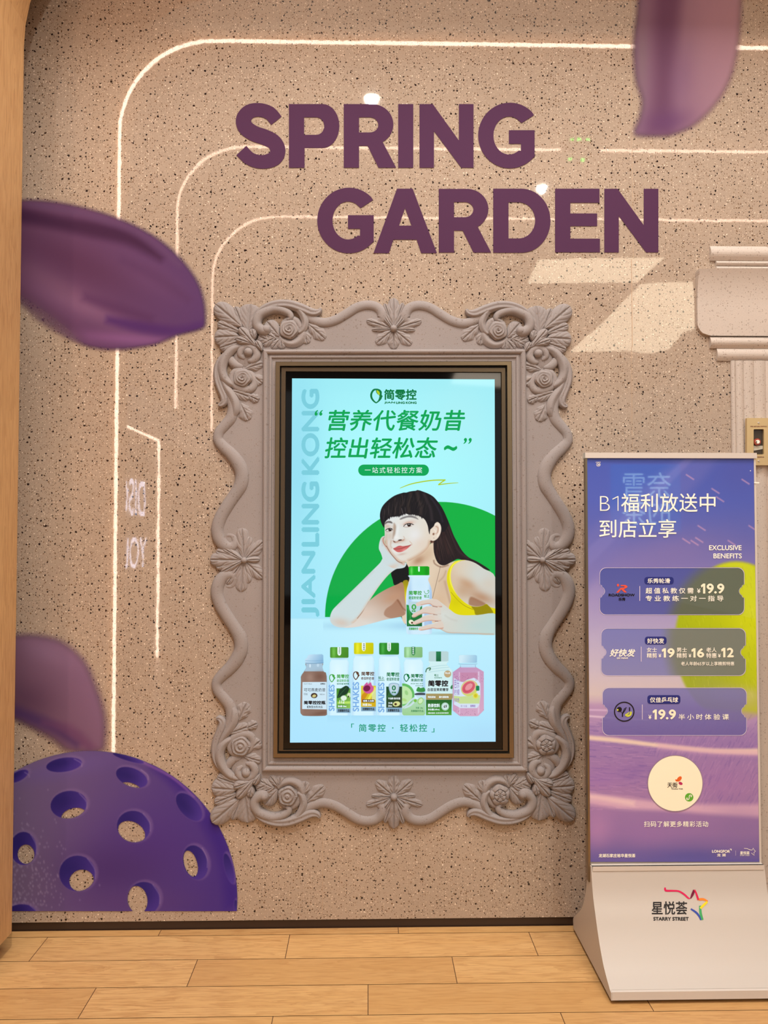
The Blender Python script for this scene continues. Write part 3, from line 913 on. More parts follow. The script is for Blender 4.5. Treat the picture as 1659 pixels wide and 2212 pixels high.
# ---------------------------------------------------------------- the printed frame, built in relief so lamps shade it
FC = at(850.5, 1211)
frame = empty('ornate_picture_frame', (FC[0], 0, FC[1]), 'large printed mauve frame in added relief with scrolls, roses and acanthus leaves around the screen', 'picture frame')
MM = 2.6 / 1660                                        # metres per photo pixel on the wall
A5 = lambda x, y: (455 + x * .12658, 640 + y * .12658)
Z1 = lambda x, y: (440 + x * .2532, 630 + y * .2532)
Z3 = lambda x, y: (440 + x * .1537, 1090 + y * .1537)
Z6 = lambda x, y: (780 + x * .0844, 640 + y * .0844)
def loc(p):
    x, z = at(p[0], p[1])
    return np.array((x, z))
def leaf(base, tip, w, h0=.012, h1=.010, ribs=4, lobes=2, fat=.55, bend=0.0, bump=.0065, groove=.0052, nu=34, nv=30):
    """relief leaf from base to tip (photo px), width w px"""
    b, t = loc(base), loc(tip)
    ax = t - b
    Ln = np.linalg.norm(ax); ax /= Ln
    pp = np.array((-ax[1], ax[0]))
    w2 = w * MM / 2 * 1.42
    rows = []
    for i in range(nu + 1):
        u = i / nu
        prof = (u ** .80) * ((1 - u) ** .46) / .50
        prof = prof * (1 + (.11 * math.cos(lobes * 2 * math.pi * u) if lobes else 0) * math.sin(math.pi * u) ** .5) + .02
        c = b + ax * Ln * u + pp * bend * Ln * math.sin(math.pi * u)
        row = []
        hc = h0 + (h1 - h0) * u
        for j in range(-1, nv + 2):
            if j in (-1, nv + 1):
                v_ = -1.0 if j < 0 else 1.0
                p = c + pp * w2 * prof * v_
                row.append((p[0], -.001, p[1])); continue
            v_ = j / nv * 2 - 1
            p = c + pp * w2 * prof * v_
            dome = math.sqrt(max(0, 1 - v_ * v_)) ** .8
            taper = min(1, prof * 1.2)
            h = hc * .55 + bump * dome * taper
            h += hc * .45 * (1 - abs(v_) ** 3)
            rb = math.cos(2 * math.pi * (ribs * (u * .8 - abs(v_) * .42)))
            h -= groove * .62 * max(0, rb) ** 4 * taper * abs(v_) ** .4 * (1 - abs(v_) ** 5)
            h -= groove * 1.1 * math.exp(-(v_ / .10) ** 2) * taper
            row.append((p[0], -max(h, .002), p[1]))
        rows.append(row)
    return MB().grid(rows)
def swag(path, radii, h0=.004, sq=1.0, flutes=0, fl=.12, n=7, seg=16, knob=False, wide=1.12):
    """half-round moulding along a path in photo px with radii in px, swept on the wall"""
    Q = crom(np.column_stack([np.array(path, float), np.array(radii, float)]), n, False)
    X, Zc = atn(Q[:, 0], Q[:, 1])
    r = np.maximum(Q[:, 2], .4) * MM * wide
    P = np.column_stack([X, Zc])
    T = np.gradient(P, axis=0); T /= np.linalg.norm(T, axis=1)[:, None] + 1e-9
    Nn = np.column_stack([-T[:, 1], T[:, 0]])
    rows = []
    N = len(P)
    for i in range(N):
        row = []
        rr = r[i] * (1 if 0 < i < N - 1 else .25)
        for k in range(-1, seg + 2):
            if k in (-1, seg + 1):
                a = 0 if k < 0 else math.pi
                p = P[i] + Nn[i] * rr * math.cos(a)
                row.append((p[0], -.001, p[1])); continue
            a = math.pi * k / seg
            f_ = 1 + (fl * math.cos(flutes * 2 * a) if flutes else 0)
            p = P[i] + Nn[i] * rr * math.cos(a)
            row.append((p[0], -(h0 + rr * sq * math.sin(a) * f_), p[1]))
        rows.append(row)
    return MB().grid(rows)
def dome(c, r, h0=.01, h=None, rx=1.0):
    x, z = loc(c); R_ = r * MM
    h = R_ if h is None else h
    rows = []
    for i in range(11):
        t = i / 10 * math.pi / 2
        rows.append([(x + R_ * rx * math.cos(t) * math.cos(q), -(h0 + h * math.sin(t)), z + R_ * math.cos(t) * math.sin(q)) for q in np.linspace(0, 2 * math.pi, 29)])
    rows.insert(0, [(p[0], -.001, p[2]) for p in rows[0]])
    return MB().grid(rows)
def rose(c, r, style=0, h0=.012, H=.020):
    x, z = loc(c); R_ = r * MM
    rows = []
    nr, nt = 42, 72
    for i in range(nr + 1):
        rho = 1 - i / nr
        row = []
        for k in range(nt + 1):
            th = 2 * math.pi * k / nt
            lob = 1 + .05 * math.cos(5 * th + .6) * rho ** 2
            if style == 0:       # spiral rose
                ph = rho * 3.4 + th / (2 * math.pi) + .10 * math.sin(3 * th + 5 * rho)
                s = ph - math.floor(ph)
                rid = .0052 * (s ** 1.6 if s < .86 else (1 - (s - .86) / .14) * .79)
            elif style == 1:     # concentric whorl with a milled edge
                s = math.sin(rho * 5.2 * math.pi + .4 * math.sin(th)) 
                rid = .0022 * s
                if rho > .74: rid += .0016 * math.cos(28 * th)
            else:                # open rosette of lobed petals with seeds
                n_ = 6
                s = abs(math.cos(n_ / 2 * th + (0 if rho > .6 else math.pi / 2)))
                rid = .0048 * (s ** .4) * (1 if rho > .28 else 0)
                if .55 < rho < .64: rid -= .005
                if rho < .28: rid = .003 + .002 * math.cos(6 * th) * math.sin(math.pi * rho / .28)
            h = h0 + H * math.sqrt(max(0, 1 - (rho * .97) ** 2)) * (.75 if style else .85) + rid
            row.append((x + R_ * rho * lob * math.cos(th), -h, z + R_ * rho * lob * math.sin(th)))
        rows.append(row)
    rows.insert(0, [(p[0], -.001, p[2]) for p in rows[0]])
    return MB().grid(rows)

SM = M['stone']
def child(name, mb):
    return mb.build(name, SM, frame, True)
def quad(name, mb, which='ABCD'):
    """part shaped for the top left quarter, repeated mirrored in the other quarters (A tl, B tr, C bl, D br)"""
    sc = {'A': (1, 1, 1), 'B': (-1, 1, 1), 'C': (1, 1, -1), 'D': (-1, 1, -1)}
    first = None
    for k in which:
        if first is None:
            first = child(name, mb); first.scale = sc[k]; me = first
        else:
            o = first.copy(); COL.objects.link(o); o.parent = frame; o.scale = sc[k]
    return first

# sunken board, one piece with eight pierced openings left by its outline
def board():
    q = [(850, 676), (822, 690), (812, 672), (794, 664), (769, 672), (749, 686), (726, 698), (703, 704), (680, 701), (662, 690), (648, 695), (636, 712), (616, 722), (596, 722), (575, 728), (556, 735),
         (541, 752), (528, 772), (520, 790), (512, 806), (506, 822), (504, 845), (508, 870), (506, 892), (494, 912), (478, 930), (475, 948), (490, 965), (508, 985), (522, 1005), (526, 1028), (520, 1052),
         (505, 1076), (488, 1100), (476, 1124), (473, 1148), (482, 1170), (500, 1190), (500, 1211)]
    A = [loc(p) for p in q]
    cx, cz = FC
    full = [(p[0], p[1]) for p in A]
    full += [(p[0], 2 * cz - p[1]) for p in A[-2::-1]]
    full += [(2 * cx - p[0], 2 * cz - p[1]) for p in A[1:]]
    full += [(2 * cx - p[0], p[1]) for p in A[-2:0:-1]]
    inn = [loc(p) for p in ((575, 764), (575, 1658), (1128, 1658), (1128, 764))]
    L = [[Vector((x, z, 0)) for x, z in full], [Vector((x, z, 0)) for x, z in inn]]
    tri = tessellate_polygon(L)
    v = [(p.x, -.010, p.y) for lp in L for p in lp]
    n = len(full)
    mb = MB().add(v, tri)
    mb.add([(x, y, z) for y in (-.010, .0) for x, z in full], [(i, (i + 1) % n, n + (i + 1) % n, n + i) for i in range(n)])
    child('sunken_board', mb).data.polygons.foreach_set('use_smooth', [False] * len(mb.f))
board()
# straight inner moulding, mitred
def moulding():
    O = [at(569, 757), at(1135, 756.5), at(1139, 1664.5), at(567, 1664)]
    I = [at(596, 783), at(1104, 782), at(1109, 1636), at(591, 1635.5)]
    prof = [(0, .001), (0, .012), (.04, .019), (.12, .0235), (.22, .025), (.32, .0235), (.40, .020), (.43, .015), (.47, .014), (.52, .0165), (.62, .0185), (.70, .0175), (.74, .013), (.80, .012), (.88, .0125), (1, .012), (1, .001)]
    rows = []
    for t, h in prof:
        ring = [(O[k][0] * (1 - t) + I[k][0] * t, -h, O[k][1] * (1 - t) + I[k][1] * t) for k in range(4)]
        rows.append(ring + [ring[0]])
    mb = MB()
    for k in range(4):
        mb.grid([[r[k], r[k + 1]] for r in rows])
    o = mb.build('inner_moulding', SM, frame, False)
moulding()
# S-curved outer edge beads
quad('edge_bead', swag([(646, 668), (656, 676), (668, 688), (684, 696), (703, 699), (726, 693), (749, 680), (769, 667.5), (786, 662), (803, 662), (817, 668), (826, 680), (824, 692), (812, 696)],
                       [5, 8, 8.5, 9, 9, 9, 9, 9, 9, 9, 9, 10, 9, 4], .005, .78, 0, wide=1.25))
quad('edge_bead', swag([(480, 818), (492, 842), (501, 862), (505, 884), (500, 904), (487, 920), (475, 935), (473, 951), (484, 966), (501, 982), (516, 1002), (524, 1024), (521, 1048), (508, 1070), (492, 1094), (478, 1118), (471, 1142), (475, 1164), (487, 1179), (502, 1181), (509, 1170), (503, 1158), (493, 1157), (490, 1163)],
                       [5, 8, 9, 10, 10, 9.5, 9, 9, 10, 11, 12, 12, 12, 11, 11, 11, 11, 11, 10, 9, 7, 5, 4.5, 3], .005, .72, 0, wide=1.28))
# corner acanthus leaves
for b_, t_, w_, kw in (((548, 545), (88, 150), 255, dict(ribs=5, lobes=0, h0=.018)), ((560, 520), (425, 190), 130, dict(ribs=4, lobes=0, h0=.013)),
                       ((640, 640), (690, 145), 320, dict(ribs=6, lobes=0, h0=.016)), ((520, 630), (125, 470), 165, dict(ribs=4, lobes=0, h0=.013)),
                       ((500, 700), (72, 720), 255, dict(ribs=5, lobes=0, h0=.016)), ((560, 770), (165, 900), 170, dict(ribs=4, lobes=0, h0=.012))):
    quad('corner_leaf', leaf(A5(*b_), A5(*t_), w_ * .12658, **kw))
for b_, t_, w_ in (((790, 880), (505, 560), 150), ((720, 840), (450, 745), 130), ((760, 760), (715, 580), 120), ((890, 955), (790, 780), 100)):
    quad('corner_bud', leaf(A5(*b_), A5(*t_), w_ * .12658, h0=.022, h1=.018, ribs=3, lobes=0, bump=.010))
# top scroll with its ball, outer acanthus, rose and leaves
quad('scroll', swag([A5(*p) for p in ((1000, 560), (960, 610), (890, 600), (810, 530), (800, 430), (860, 330), (980, 270), (1100, 240), (1240, 262), (1350, 320), (1368, 390), (1310, 420))],
                    [6, 9, 10, 9.5, 9.5, 9, 8.5, 8, 7.5, 7, 6, 3], .012, .95))
quad('scroll_ball', dome(A5(955, 590), 10.5, .014))
quad('acanthus_sweep', swag([(553, 690), (560, 678), (577, 667), (600, 660.5), (626, 661), (652, 669), (674, 678), (688, 676), (694, 668)], [3, 6, 8, 9, 9.5, 9.5, 9, 6, 2.5], .012, .75, 3, .16))
quad('fan_leaf', leaf(A5(1180, 700), A5(960, 440), 26, h0=.012, h1=.008, ribs=5, lobes=0))
quad('outer_petal', swag([A5(*p) for p in ((1180, 700), (1260, 790), (1400, 830), (1530, 770), (1590, 650), (1560, 540))], [4, 7, 8.5, 9, 8, 4], .008, .8, 2, .1))
quad('outer_petal', swag([A5(*p) for p in ((1470, 700), (1540, 560), (1460, 430), (1330, 410), (1210, 480))], [4, 7, 7, 6, 3], .006, .8))
quad('rose', rose(A5(1350, 590), 20.5, 0), 'AB')
for b_, t_, w_ in (((1200, 735), (1055, 915), 16), ((1210, 740), (1225, 918), 17), ((1040, 800), (820, 690), 20), ((1130, 740), (900, 640), 16), ((1120, 720), (880, 840), 18)):
    quad('small_leaf', leaf(A5(*b_), A5(*t_), w_, h0=.014, h1=.010, ribs=4, lobes=0))
quad('curled_leaf', swag([(632, 664), (646, 672), (655, 684), (660, 700), (655, 716), (646, 722)], [3, 6, 7, 7, 6, 3], .014, .8, 2, .15))
quad('leaf', leaf((664, 700), (703, 735), 25, h0=.012, ribs=5, lobes=3))
quad('leaf', leaf((658, 712), (664, 745), 20, h0=.012, ribs=4, lobes=2))
# side scroll
quad('scroll_cup', dome(A5(600, 1050), 27, .003, .012))
quad('scroll', swag([A5(*p) for p in ((600, 1090), (520, 1020), (540, 930), (640, 870), (760, 920), (800, 1020), (740, 1110), (640, 1120))], [3, 6, 7, 7, 7.5, 8, 7, 3], .012, .85))
quad('scroll_ball', dome(A5(655, 975), 9.5, .016))
quad('scroll', swag([A5(*p) for p in ((620, 880), (500, 880), (380, 930), (280, 1040), (215, 1170), (205, 1300), (250, 1420), (340, 1500), (430, 1540))], [4, 6, 8, 9, 9.5, 9, 8.5, 7, 3], .010, .9, 2, .08))
quad('scroll_cup', swag([A5(*p) for p in ((345, 1040), (370, 1120), (450, 1190), (570, 1200))], [6, 8, 8, 4], .006, .8))
quad('acanthus_sweep', swag([A5(*p) for p in ((330, 930), (190, 1080), (125, 1240), (125, 1420), (175, 1580), (235, 1720), (240, 1810), (190, 1860), (140, 1850))], [4, 6, 7, 7.5, 7.5, 8, 7.5, 6, 3], .008, .8, 3, .16))
quad('acanthus_sweep', swag([A5(*p) for p in ((190, 1400), (270, 1560), (370, 1700), (430, 1830), (440, 1960), (400, 2080))], [3, 6, 8, 9, 8, 3], .012, .75, 2, .12))
quad('outer_petal', swag([A5(*p) for p in ((560, 1260), (430, 1290), (370, 1400), (420, 1530), (560, 1600), (700, 1590), (760, 1480), (700, 1340), (600, 1270))], [4, 6, 6, 7, 8, 8, 7, 6, 3], .008, .8))
quad('outer_petal', leaf(A5(720, 1360), A5(890, 1500), 24, h0=.012, ribs=2, lobes=0))
quad('outer_petal', leaf(A5(700, 1500), A5(700, 1660), 14, h0=.014, ribs=2, lobes=0))
quad('rose', rose(A5(560, 1410), 19.5, 0), 'AB')
for b_, t_, w_, lb in (((600, 1250), (905, 1155), 20, 2), ((640, 1700), (835, 1790), 18, 3), ((360, 1620), (700, 1740), 22, 0), ((520, 1830), (655, 2130), 26, 3), ((430, 1560), (760, 1600), 14, 0)):
    quad('leaf', leaf(A5(*b_), A5(*t_), w_, h0=.013, ribs=5, lobes=lb))
# lower corners carry whorled and open roses
def flipq(p): return (p[0], p[1])
for nm, p, r in (('rose', A5(1350, 590), 21), ('rose', A5(560, 1410), 21)):
    o = child(nm, rose(p, r, 1, .014, .018)); o.scale = (1, 1, -1)
    o = child(nm, rose(p, r, 2, .014, .016)); o.scale = (-1, 1, -1)
# centre flowers top and bottom
def both(name, mb, sc2):
    o = child(name, mb)
    k = o.copy(); COL.objects.link(k); k.parent = frame; k.scale = sc2
for (t_, w_, kw) in (((830, 62), 270, dict(ribs=3, lobes=3, h0=.020)), ((600, 205), 150, dict(ribs=3, lobes=0, h0=.016)), ((1070, 185), 150, dict(ribs=3, lobes=0, h0=.016)),
                     ((520, 330), 130, dict(ribs=3, lobes=0, h0=.018, bend=.08)), ((1180, 330), 130, dict(ribs=3, lobes=0, h0=.018, bend=-.08)),
                     ((130, 640), 200, dict(ribs=4, lobes=2)), ((1550, 650), 210, dict(ribs=4, lobes=2)), ((265, 880), 120, dict(ribs=3, lobes=0)), ((1385, 890), 130, dict(ribs=3, lobes=0)),
                     ((380, 1240), 260, dict(ribs=5, lobes=3)), ((1290, 1260), 260, dict(ribs=5, lobes=3)), ((830, 1378), 270, dict(ribs=5, lobes=3))):
    both('flower_petal', leaf(Z6(830, 870), Z6(*t_), w_ * .0844, **kw), (1, 1, -1))
both('flower_button', dome(Z6(830, 865), 7.3, .020), (1, 1, -1))
# side flowers
for (t_, w_, kw) in (((95, 772), 190, dict(ribs=4, lobes=3, h0=.018)), ((180, 650), 130, dict(ribs=3, lobes=0)), ((180, 880), 130, dict(ribs=3, lobes=0)), ((250, 590), 90, dict(ribs=3, lobes=0, h0=.02)), ((250, 950), 100, dict(ribs=3, lobes=0, h0=.02)),
                     ((545, 325), 180, dict(ribs=4, lobes=2)), ((660, 450), 120, dict(ribs=3, lobes=0)), ((855, 515), 150, dict(ribs=4, lobes=2)), ((800, 768), 80, dict(ribs=1, lobes=0, h0=.022)),
                     ((850, 1035), 160, dict(ribs=4, lobes=0)), ((635, 1105), 130, dict(ribs=3, lobes=0)), ((530, 1222), 180, dict(ribs=4, lobes=2)), ((330, 1120), 110, dict(ribs=2, lobes=0))):
    both('flower_petal', leaf(Z3(575, 778), Z3(*t_), w_ * .1537, **kw), (-1, 1, 1))
both('flower_button', dome(Z3(580, 780), 6.5, .020), (-1, 1, 1))
# ---------------------------------------------------------------- wall mounted advertising screen
scr = empty('advertising_screen', (at(850, 1635)[0], 0, at(850, 1635)[1]), 'tall lit bronze-edged screen inside the relief frame, showing a bottled shake advert', 'screen')
def rc(x0, y0, x1, y1, Y): return [at(x0, y0, Y), at(x1, y0, Y), at(x1, y1, Y), at(x0, y1, Y)]
def Q4(a, b, c_, d, Y): return [at(*p, Y) for p in (a, b, c_, d)]
MB().ring_y(Q4((596, 783), (1104, 782), (1109, 1636), (591, 1635.5), -.02), Q4((605, 791), (1095, 789.5), (1100, 1627), (599.5, 1627), -.02), .0, -.026).build('outer_trim', M['bronze'], scr)
MB().ring_y(Q4((604, 790), (1096, 788.5), (1101, 1628), (598.5, 1628), -.01), Q4((610, 796), (1090, 797), (1095, 1620), (604, 1620), -.01), .0, -.006).build('shadow_gap', M['black'], scr)
MB().ring_y(Q4((608.5, 795), (1090.5, 796), (1096, 1621), (603, 1621), -.01), Q4((617.5, 803), (1082.5, 804.5), (1085.5, 1619), (612.5, 1619), -.01), .0, -.018).build('inner_trim', M['dark_bronze'], scr)
MB().ring_y(Q4((616, 802), (1084, 803), (1087, 1620), (611, 1620), -.008), Q4((631, 817.5), (1068.5, 819.5), (1070.5, 1602), (626.5, 1604), -.008), .0, -.0098).build('black_border', M['bezel'], scr)
SY = -.0082
# background of the advert
c = Cv(622, 812, 1076, 1608, 2.0)
c.a[:] = 1
c.c[:] = lg((156, 232, 244), (178, 232, 255), (850, 820), (850, 1600))(c.X, c.Y)
c.soft(860, 1010, 260, 190, (172, 252, 255), 0, .95)
c.soft(990, 900, 80, 90, (176, 240, 244), 0, .5)
c.soft(640, 1000, 50, 200, (140, 212, 238), 0, .6)
c.soft(1040, 1240, 60, 60, (150, 232, 250), 0, .5)
c.soft(850, 1400, 150, 60, (200, 246, 255), 0, .8)
c.soft(640, 1450, 60, 120, (140, 214, 248), 0, .5)
c.poly([(620, 1335), (1080, 1335), (1080, 1338), (620, 1338)], (150, 214, 236), 1.5, .5, smooth=0)
c.poly([(620, 1336), (1080, 1336), (1080, 1610), (620, 1610)], lg((196, 242, 255), (172, 228, 255), (850, 1336), (850, 1600)), 1.0, .75, smooth=0)
c.soft(1050, 1590, 60, 30, (170, 216, 246), 0, .5)
bgd = c.build('display_picture', SY, M['display'], scr)

# green half disc and the portrait
P7 = lambda *l: [(620 + x * .2833, 1040 + y * .2833) for x, y in l]
PA = lambda *l: [(800 + x * .1085, 1050 + y * .1085) for x, y in l]
PB = lambda *l: [(860 + x * .1326, 1210 + y * .1326) for x, y in l]
SK, SKW, SHD, DK = (216, 220, 216), (222, 206, 184), (176, 140, 112), (28, 24, 26)
c = Cv(698, 1055, 1072, 1372, .62)
g = c.mask(arc(951, 1333, 249, 249, 180, 360, 60), .5, 0)
g *= (c.Y < 1336.5)
c.put(g, lg((0, 170, 70), (0, 178, 64), (700, 1300), (1060, 1120)))
# soft shadows on the table
tb = (c.Y > 1337).astype(float)
c.put(tb * np.exp(-(((c.X - 735) / 55) ** 2 + ((c.Y - 1352) / 8) ** 2)), (150, 196, 226), .45)
c.put(tb * np.exp(-(((c.X - 885) / 60) ** 2 + ((c.Y - 1352) / 10) ** 2)), (140, 186, 222), .5)
c.put(tb * np.exp(-(((c.X - 1010) / 70) ** 2 + ((c.Y - 1368) / 4) ** 2)), (120, 150, 170), .5)
# hair behind
hb = c.poly(PA((900, 93), (1100, 130), (1240, 210), (1350, 320), (1450, 470), (1560, 720), (1650, 960), (1720, 1100), (1830, 1290), (1960, 1420), (2120, 1500), (2300, 1610), (2380, 1680), (2200, 1640), (1950, 1540), (1760, 1450),
               (1640, 1500), (1500, 1575), (1400, 1580), (1300, 1500), (1240, 1380), (1200, 1200), (1190, 1000), (1100, 600), (900, 400)), (36, 24, 26), .5)
c.line(PA((1560, 800), (1640, 1050), (1760, 1300), (1960, 1440)), 3.5, (62, 44, 46), 3, .6, hb)
c.line(PA((1450, 900), (1500, 1150), (1560, 1350)), 3.5, (64, 36, 34), 3, .6, hb)
c.line(PA((1340, 1150), (1330, 1330), (1390, 1480)), 2.5, (74, 44, 38), 2.5, .6, hb)
for _ in range(60):
    t = RNG.uniform(0, 1); x0 = 1290 + 260 * t; y0 = RNG.uniform(700, 1100)
    c.line(PA((x0, y0), (x0 + 40 + 60 * t, y0 + 220), (x0 + 120 * t + 60, y0 + 400)), [.3, .8, .3], (80, 58, 54) if RNG.random() < .6 else (16, 10, 12), .5, .5, hb, 2)
c.poly(P7((796, 690), (860, 655), (920, 620), (945, 660), (935, 790), (885, 768), (822, 792), (806, 750)), (14, 14, 16), .5)
c.line(P7((806, 700), (815, 750), (835, 792)), 1.6, (14, 14, 16), .5)
c.poly(P7((860, 990), (880, 1010), (905, 1060), (912, 1095), (890, 1070), (872, 1035)), (40, 30, 30), .5)
# torso, neck and shoulder
body = c.poly(P7((905, 590), (1000, 560), (1100, 470), (1115, 440), (1120, 540), (1150, 620), (1200, 640), (1262, 612), (1340, 598), (1420, 615), (1500, 665), (1590, 735), (1590, 985), (1500, 945), (1400, 1060), (1000, 1080), (880, 1060), (880, 780), (925, 770), (935, 680)),
              lg((226, 206, 180), (208, 206, 196), (960, 1230), (1050, 1240)), .5)
c.soft(905, 1210, 16, 9, (168, 122, 92), -30, .75, body)
c.soft(925, 1195, 14, 18, (206, 176, 146), 20, .6, body)
c.soft(962, 1260, 22, 40, (206, 176, 148), 10, .7, body)
c.soft(950, 1300, 26, 26, (216, 184, 152), 0, .8, body)
c.line(PB((580, 0), (600, 60), (700, 110), (820, 80)), 2.5, (110, 70, 52), 2, .6, body)
c.line(PB((780, 170), (740, 270), (660, 350)), 2.5, (178, 146, 120), 2.2, .6, body)
c.line(PB((760, 340), (790, 470), (850, 700)), 4, (176, 140, 112), 3, .5, body)
c.soft(1036, 1240, 26, 26, (208, 214, 208), 0, .8, body)
c.soft(1010, 1262, 22, 10, (196, 152, 118), 30, .75, body)
c.soft(1040, 1290, 30, 12, (182, 132, 98), 20, .75, body)
c.soft(1000, 1275, 18, 18, (190, 150, 116), 0, .6, body)
c.soft(1055, 1262, 16, 14, (212, 200, 184), 0, .6, body)
c.poly(PB((1180, 600), (1300, 640), (1430, 716), (1330, 755), (1230, 750), (1150, 715)), (150, 98, 68), 2.5, .7)
# left strap and right vest
c.poly(PB((78, 350), (150, 325), (165, 380), (140, 480), (125, 620), (118, 780), (96, 700), (84, 500)), lg((226, 214, 20), (150, 134, 10), (870, 1290), (878, 1255)), .6)
vs = c.poly(PB((1100, -2), (1010, 4), (930, 20), (850, 100), (805, 200), (795, 330), (820, 450), (850, 560), (860, 650), (828, 790), (880, 850), (960, 885), (1060, 900), (1280, 900), (1600, 885), (1600, 800), (1500, 765), (1440, 715), (1380, 742), (1300, 758), (1200, 750), (1080, 685), (960, 565), (890, 430), (858, 300), (864, 180), (915, 80), (1010, 18)),
            (226, 216, 16), .5)
c.line(PB((1000, 12), (890, 80), (850, 200), (850, 330), (890, 450), (980, 580), (1100, 690), (1220, 750)), 2.6, (250, 246, 90), 1, .8, vs)
c.line(PB((860, 520), (960, 640), (1080, 740), (1220, 805)), 1.0, (140, 124, 10), .6, .8, vs)
c.poly(PB((1195, 752), (1300, 760), (1440, 716), (1500, 770), (1550, 860), (1500, 895), (1280, 900), (1240, 820)), (140, 126, 14), 1.2, .85, vs)
c.soft(985, 1300, 14, 12, (206, 196, 10), 0, .5, vs)
# far arm: upper part then forearm
ua = c.poly(P7((600, 935), (680, 868), (760, 820), (840, 785), (885, 775), (900, 900), (908, 990), (880, 1027), (760, 1052), (640, 1084), (540, 1108), (450, 1116), (400, 1100), (500, 1040)), lg((222, 216, 208), (176, 132, 104), (800, 1350), (850, 1262)), .5)
c.soft(850, 1290, 22, 10, (196, 150, 120), -20, .7, ua)
c.poly(P7((742, 1020), (752, 975), (800, 940), (850, 900), (890, 980), (900, 1010), (870, 1030), (800, 1045)), (160, 112, 86), 1.5, .65, ua)
c.soft(790, 1325, 24, 12, (222, 200, 184), -20, .7, ua)
c.line(P7((840, 900), (880, 960), (905, 985)), 3, (130, 84, 60), 2, .6, ua)
fa = c.poly(P7((728, 590), (780, 540), (850, 600), (905, 628), (880, 652), (825, 672), (770, 716), (705, 795), (640, 890), (600, 955), (565, 1015), (510, 1078), (430, 1113), (370, 1105), (335, 1075), (328, 1035), (345, 985), (385, 940), (470, 858), (560, 770), (640, 690), (708, 622)), (206, 222, 224), .5)
c.line(P7((800, 700), (730, 780), (670, 860), (610, 950), (560, 1030), (500, 1085)), [7, 7, 8, 8, 8, 8], (222, 186, 160), 5, .75, fa)
c.line(P7((380, 950), (470, 860), (560, 772), (660, 680)), 4, (196, 200, 200), 4, .6, fa)
c.soft(737, 1345, 22, 10, (216, 186, 166), 10, .6, fa)
c.line(P7((535, 1045), (590, 975), (625, 915)), 1.6, (150, 104, 80), 1, .7, fa)
# face
fc = c.poly(PA((285, 830), (286, 940), (285, 1050), (312, 1180), (372, 1290), (455, 1395), (530, 1480), (590, 1520), (660, 1532), (750, 1505), (880, 1440), (1000, 1370), (1110, 1275), (1180, 1170), (1205, 1080), (1210, 900), (1170, 780), (1100, 620), (950, 520), (700, 500), (450, 560), (300, 680)),
            lg((224, 228, 226), (226, 210, 190), (850, 1150), (930, 1190)), .5)
c.soft(834, 1160, 5, 16, (196, 170, 146), 5, .6, fc)                      # far cheek turning away
c.line(PA((300, 1080), (330, 1200), (400, 1310), (500, 1440), (600, 1515), (700, 1520)), 6, (206, 168, 142), 4, .8, fc)
c.line(PA((760, 1500), (900, 1430), (1050, 1330), (1160, 1220), (1200, 1100)), 7, (196, 154, 122), 5.5, .85, fc)
c.soft(856, 1190, 10, 6, (236, 232, 226), 0, .6, fc)
c.soft(896, 1156, 15, 16, (232, 232, 232), 0, .9, fc)
c.soft(866, 1126, 14, 7, (230, 226, 218), -20, .8, fc)
c.soft(909, 1174, 14, 12, (226, 206, 190), 30, .5, fc)
# nose
c.line(PA((470, 740), (486, 800), (480, 880), (466, 970), (446, 1050)), [1.5, 4.5, 5, 5, 2], (158, 128, 108), 2.8, .8, fc)
c.soft(843, 1158, 6, 12, (206, 186, 168), 8, .7, fc)
c.soft(868, 1168, 9, 3, (204, 168, 148), -8, .6, fc)
c.soft(858, 1172, 12, 3, (206, 176, 158), 0, .4, fc)
c.soft(851, 1139, 3.5, 6, (188, 160, 138), 10, .5, fc)
c.line(PA((420, 1080), (400, 1180), (430, 1240)), 3, (196, 162, 138), 2.5, .6, fc)
c.line(PA((562, 760), (548, 860), (530, 960), (505, 1040)), [1, 3.2, 3.6, 3], (236, 238, 238), 3.2, .8, fc)
c.soft(862, 1098, 20, 12, (232, 236, 238), -10, .7, fc)
c.soft(857, 1161, 6, 4.5, (238, 236, 232), 0, .9, fc)
c.line(PA((455, 1080), (475, 1115), (520, 1115), (590, 1085), (650, 1080), (665, 1060)), 2.2, (178, 120, 98), 1.4, .75, fc)
c.ell(*PA((590, 1076))[0], 4.2, 1.4, (60, 36, 32), -8, .7, .95, fc)
c.ell(*PA((480, 1108))[0], 2.6, 1.2, (110, 70, 56), 20, .7, .9, fc)
c.line(PA((660, 1000), (685, 1050), (660, 1085)), 1.6, (196, 162, 142), 1.2, .6, fc)
# brows
c.poly(PA((590, 650), (660, 612), (760, 590), (840, 592), (920, 625), (955, 665), (900, 645), (820, 625), (740, 625), (660, 648), (600, 668)), (104, 98, 100), 1.6, .85, fc)
c.poly(PA((283, 745), (310, 712), (360, 695), (410, 700), (440, 730), (430, 745), (390, 735), (340, 735), (295, 765)), (84, 74, 72), 1.5, .85, fc)
PR = lambda *l: PA(*[(766 + (x - 766) * .88, 782 + (y - 782) * .84) for x, y in l])
PL = lambda *l: PA(*[(378 + (x - 378) * .9, 878 + (y - 878) * .86) for x, y in l])
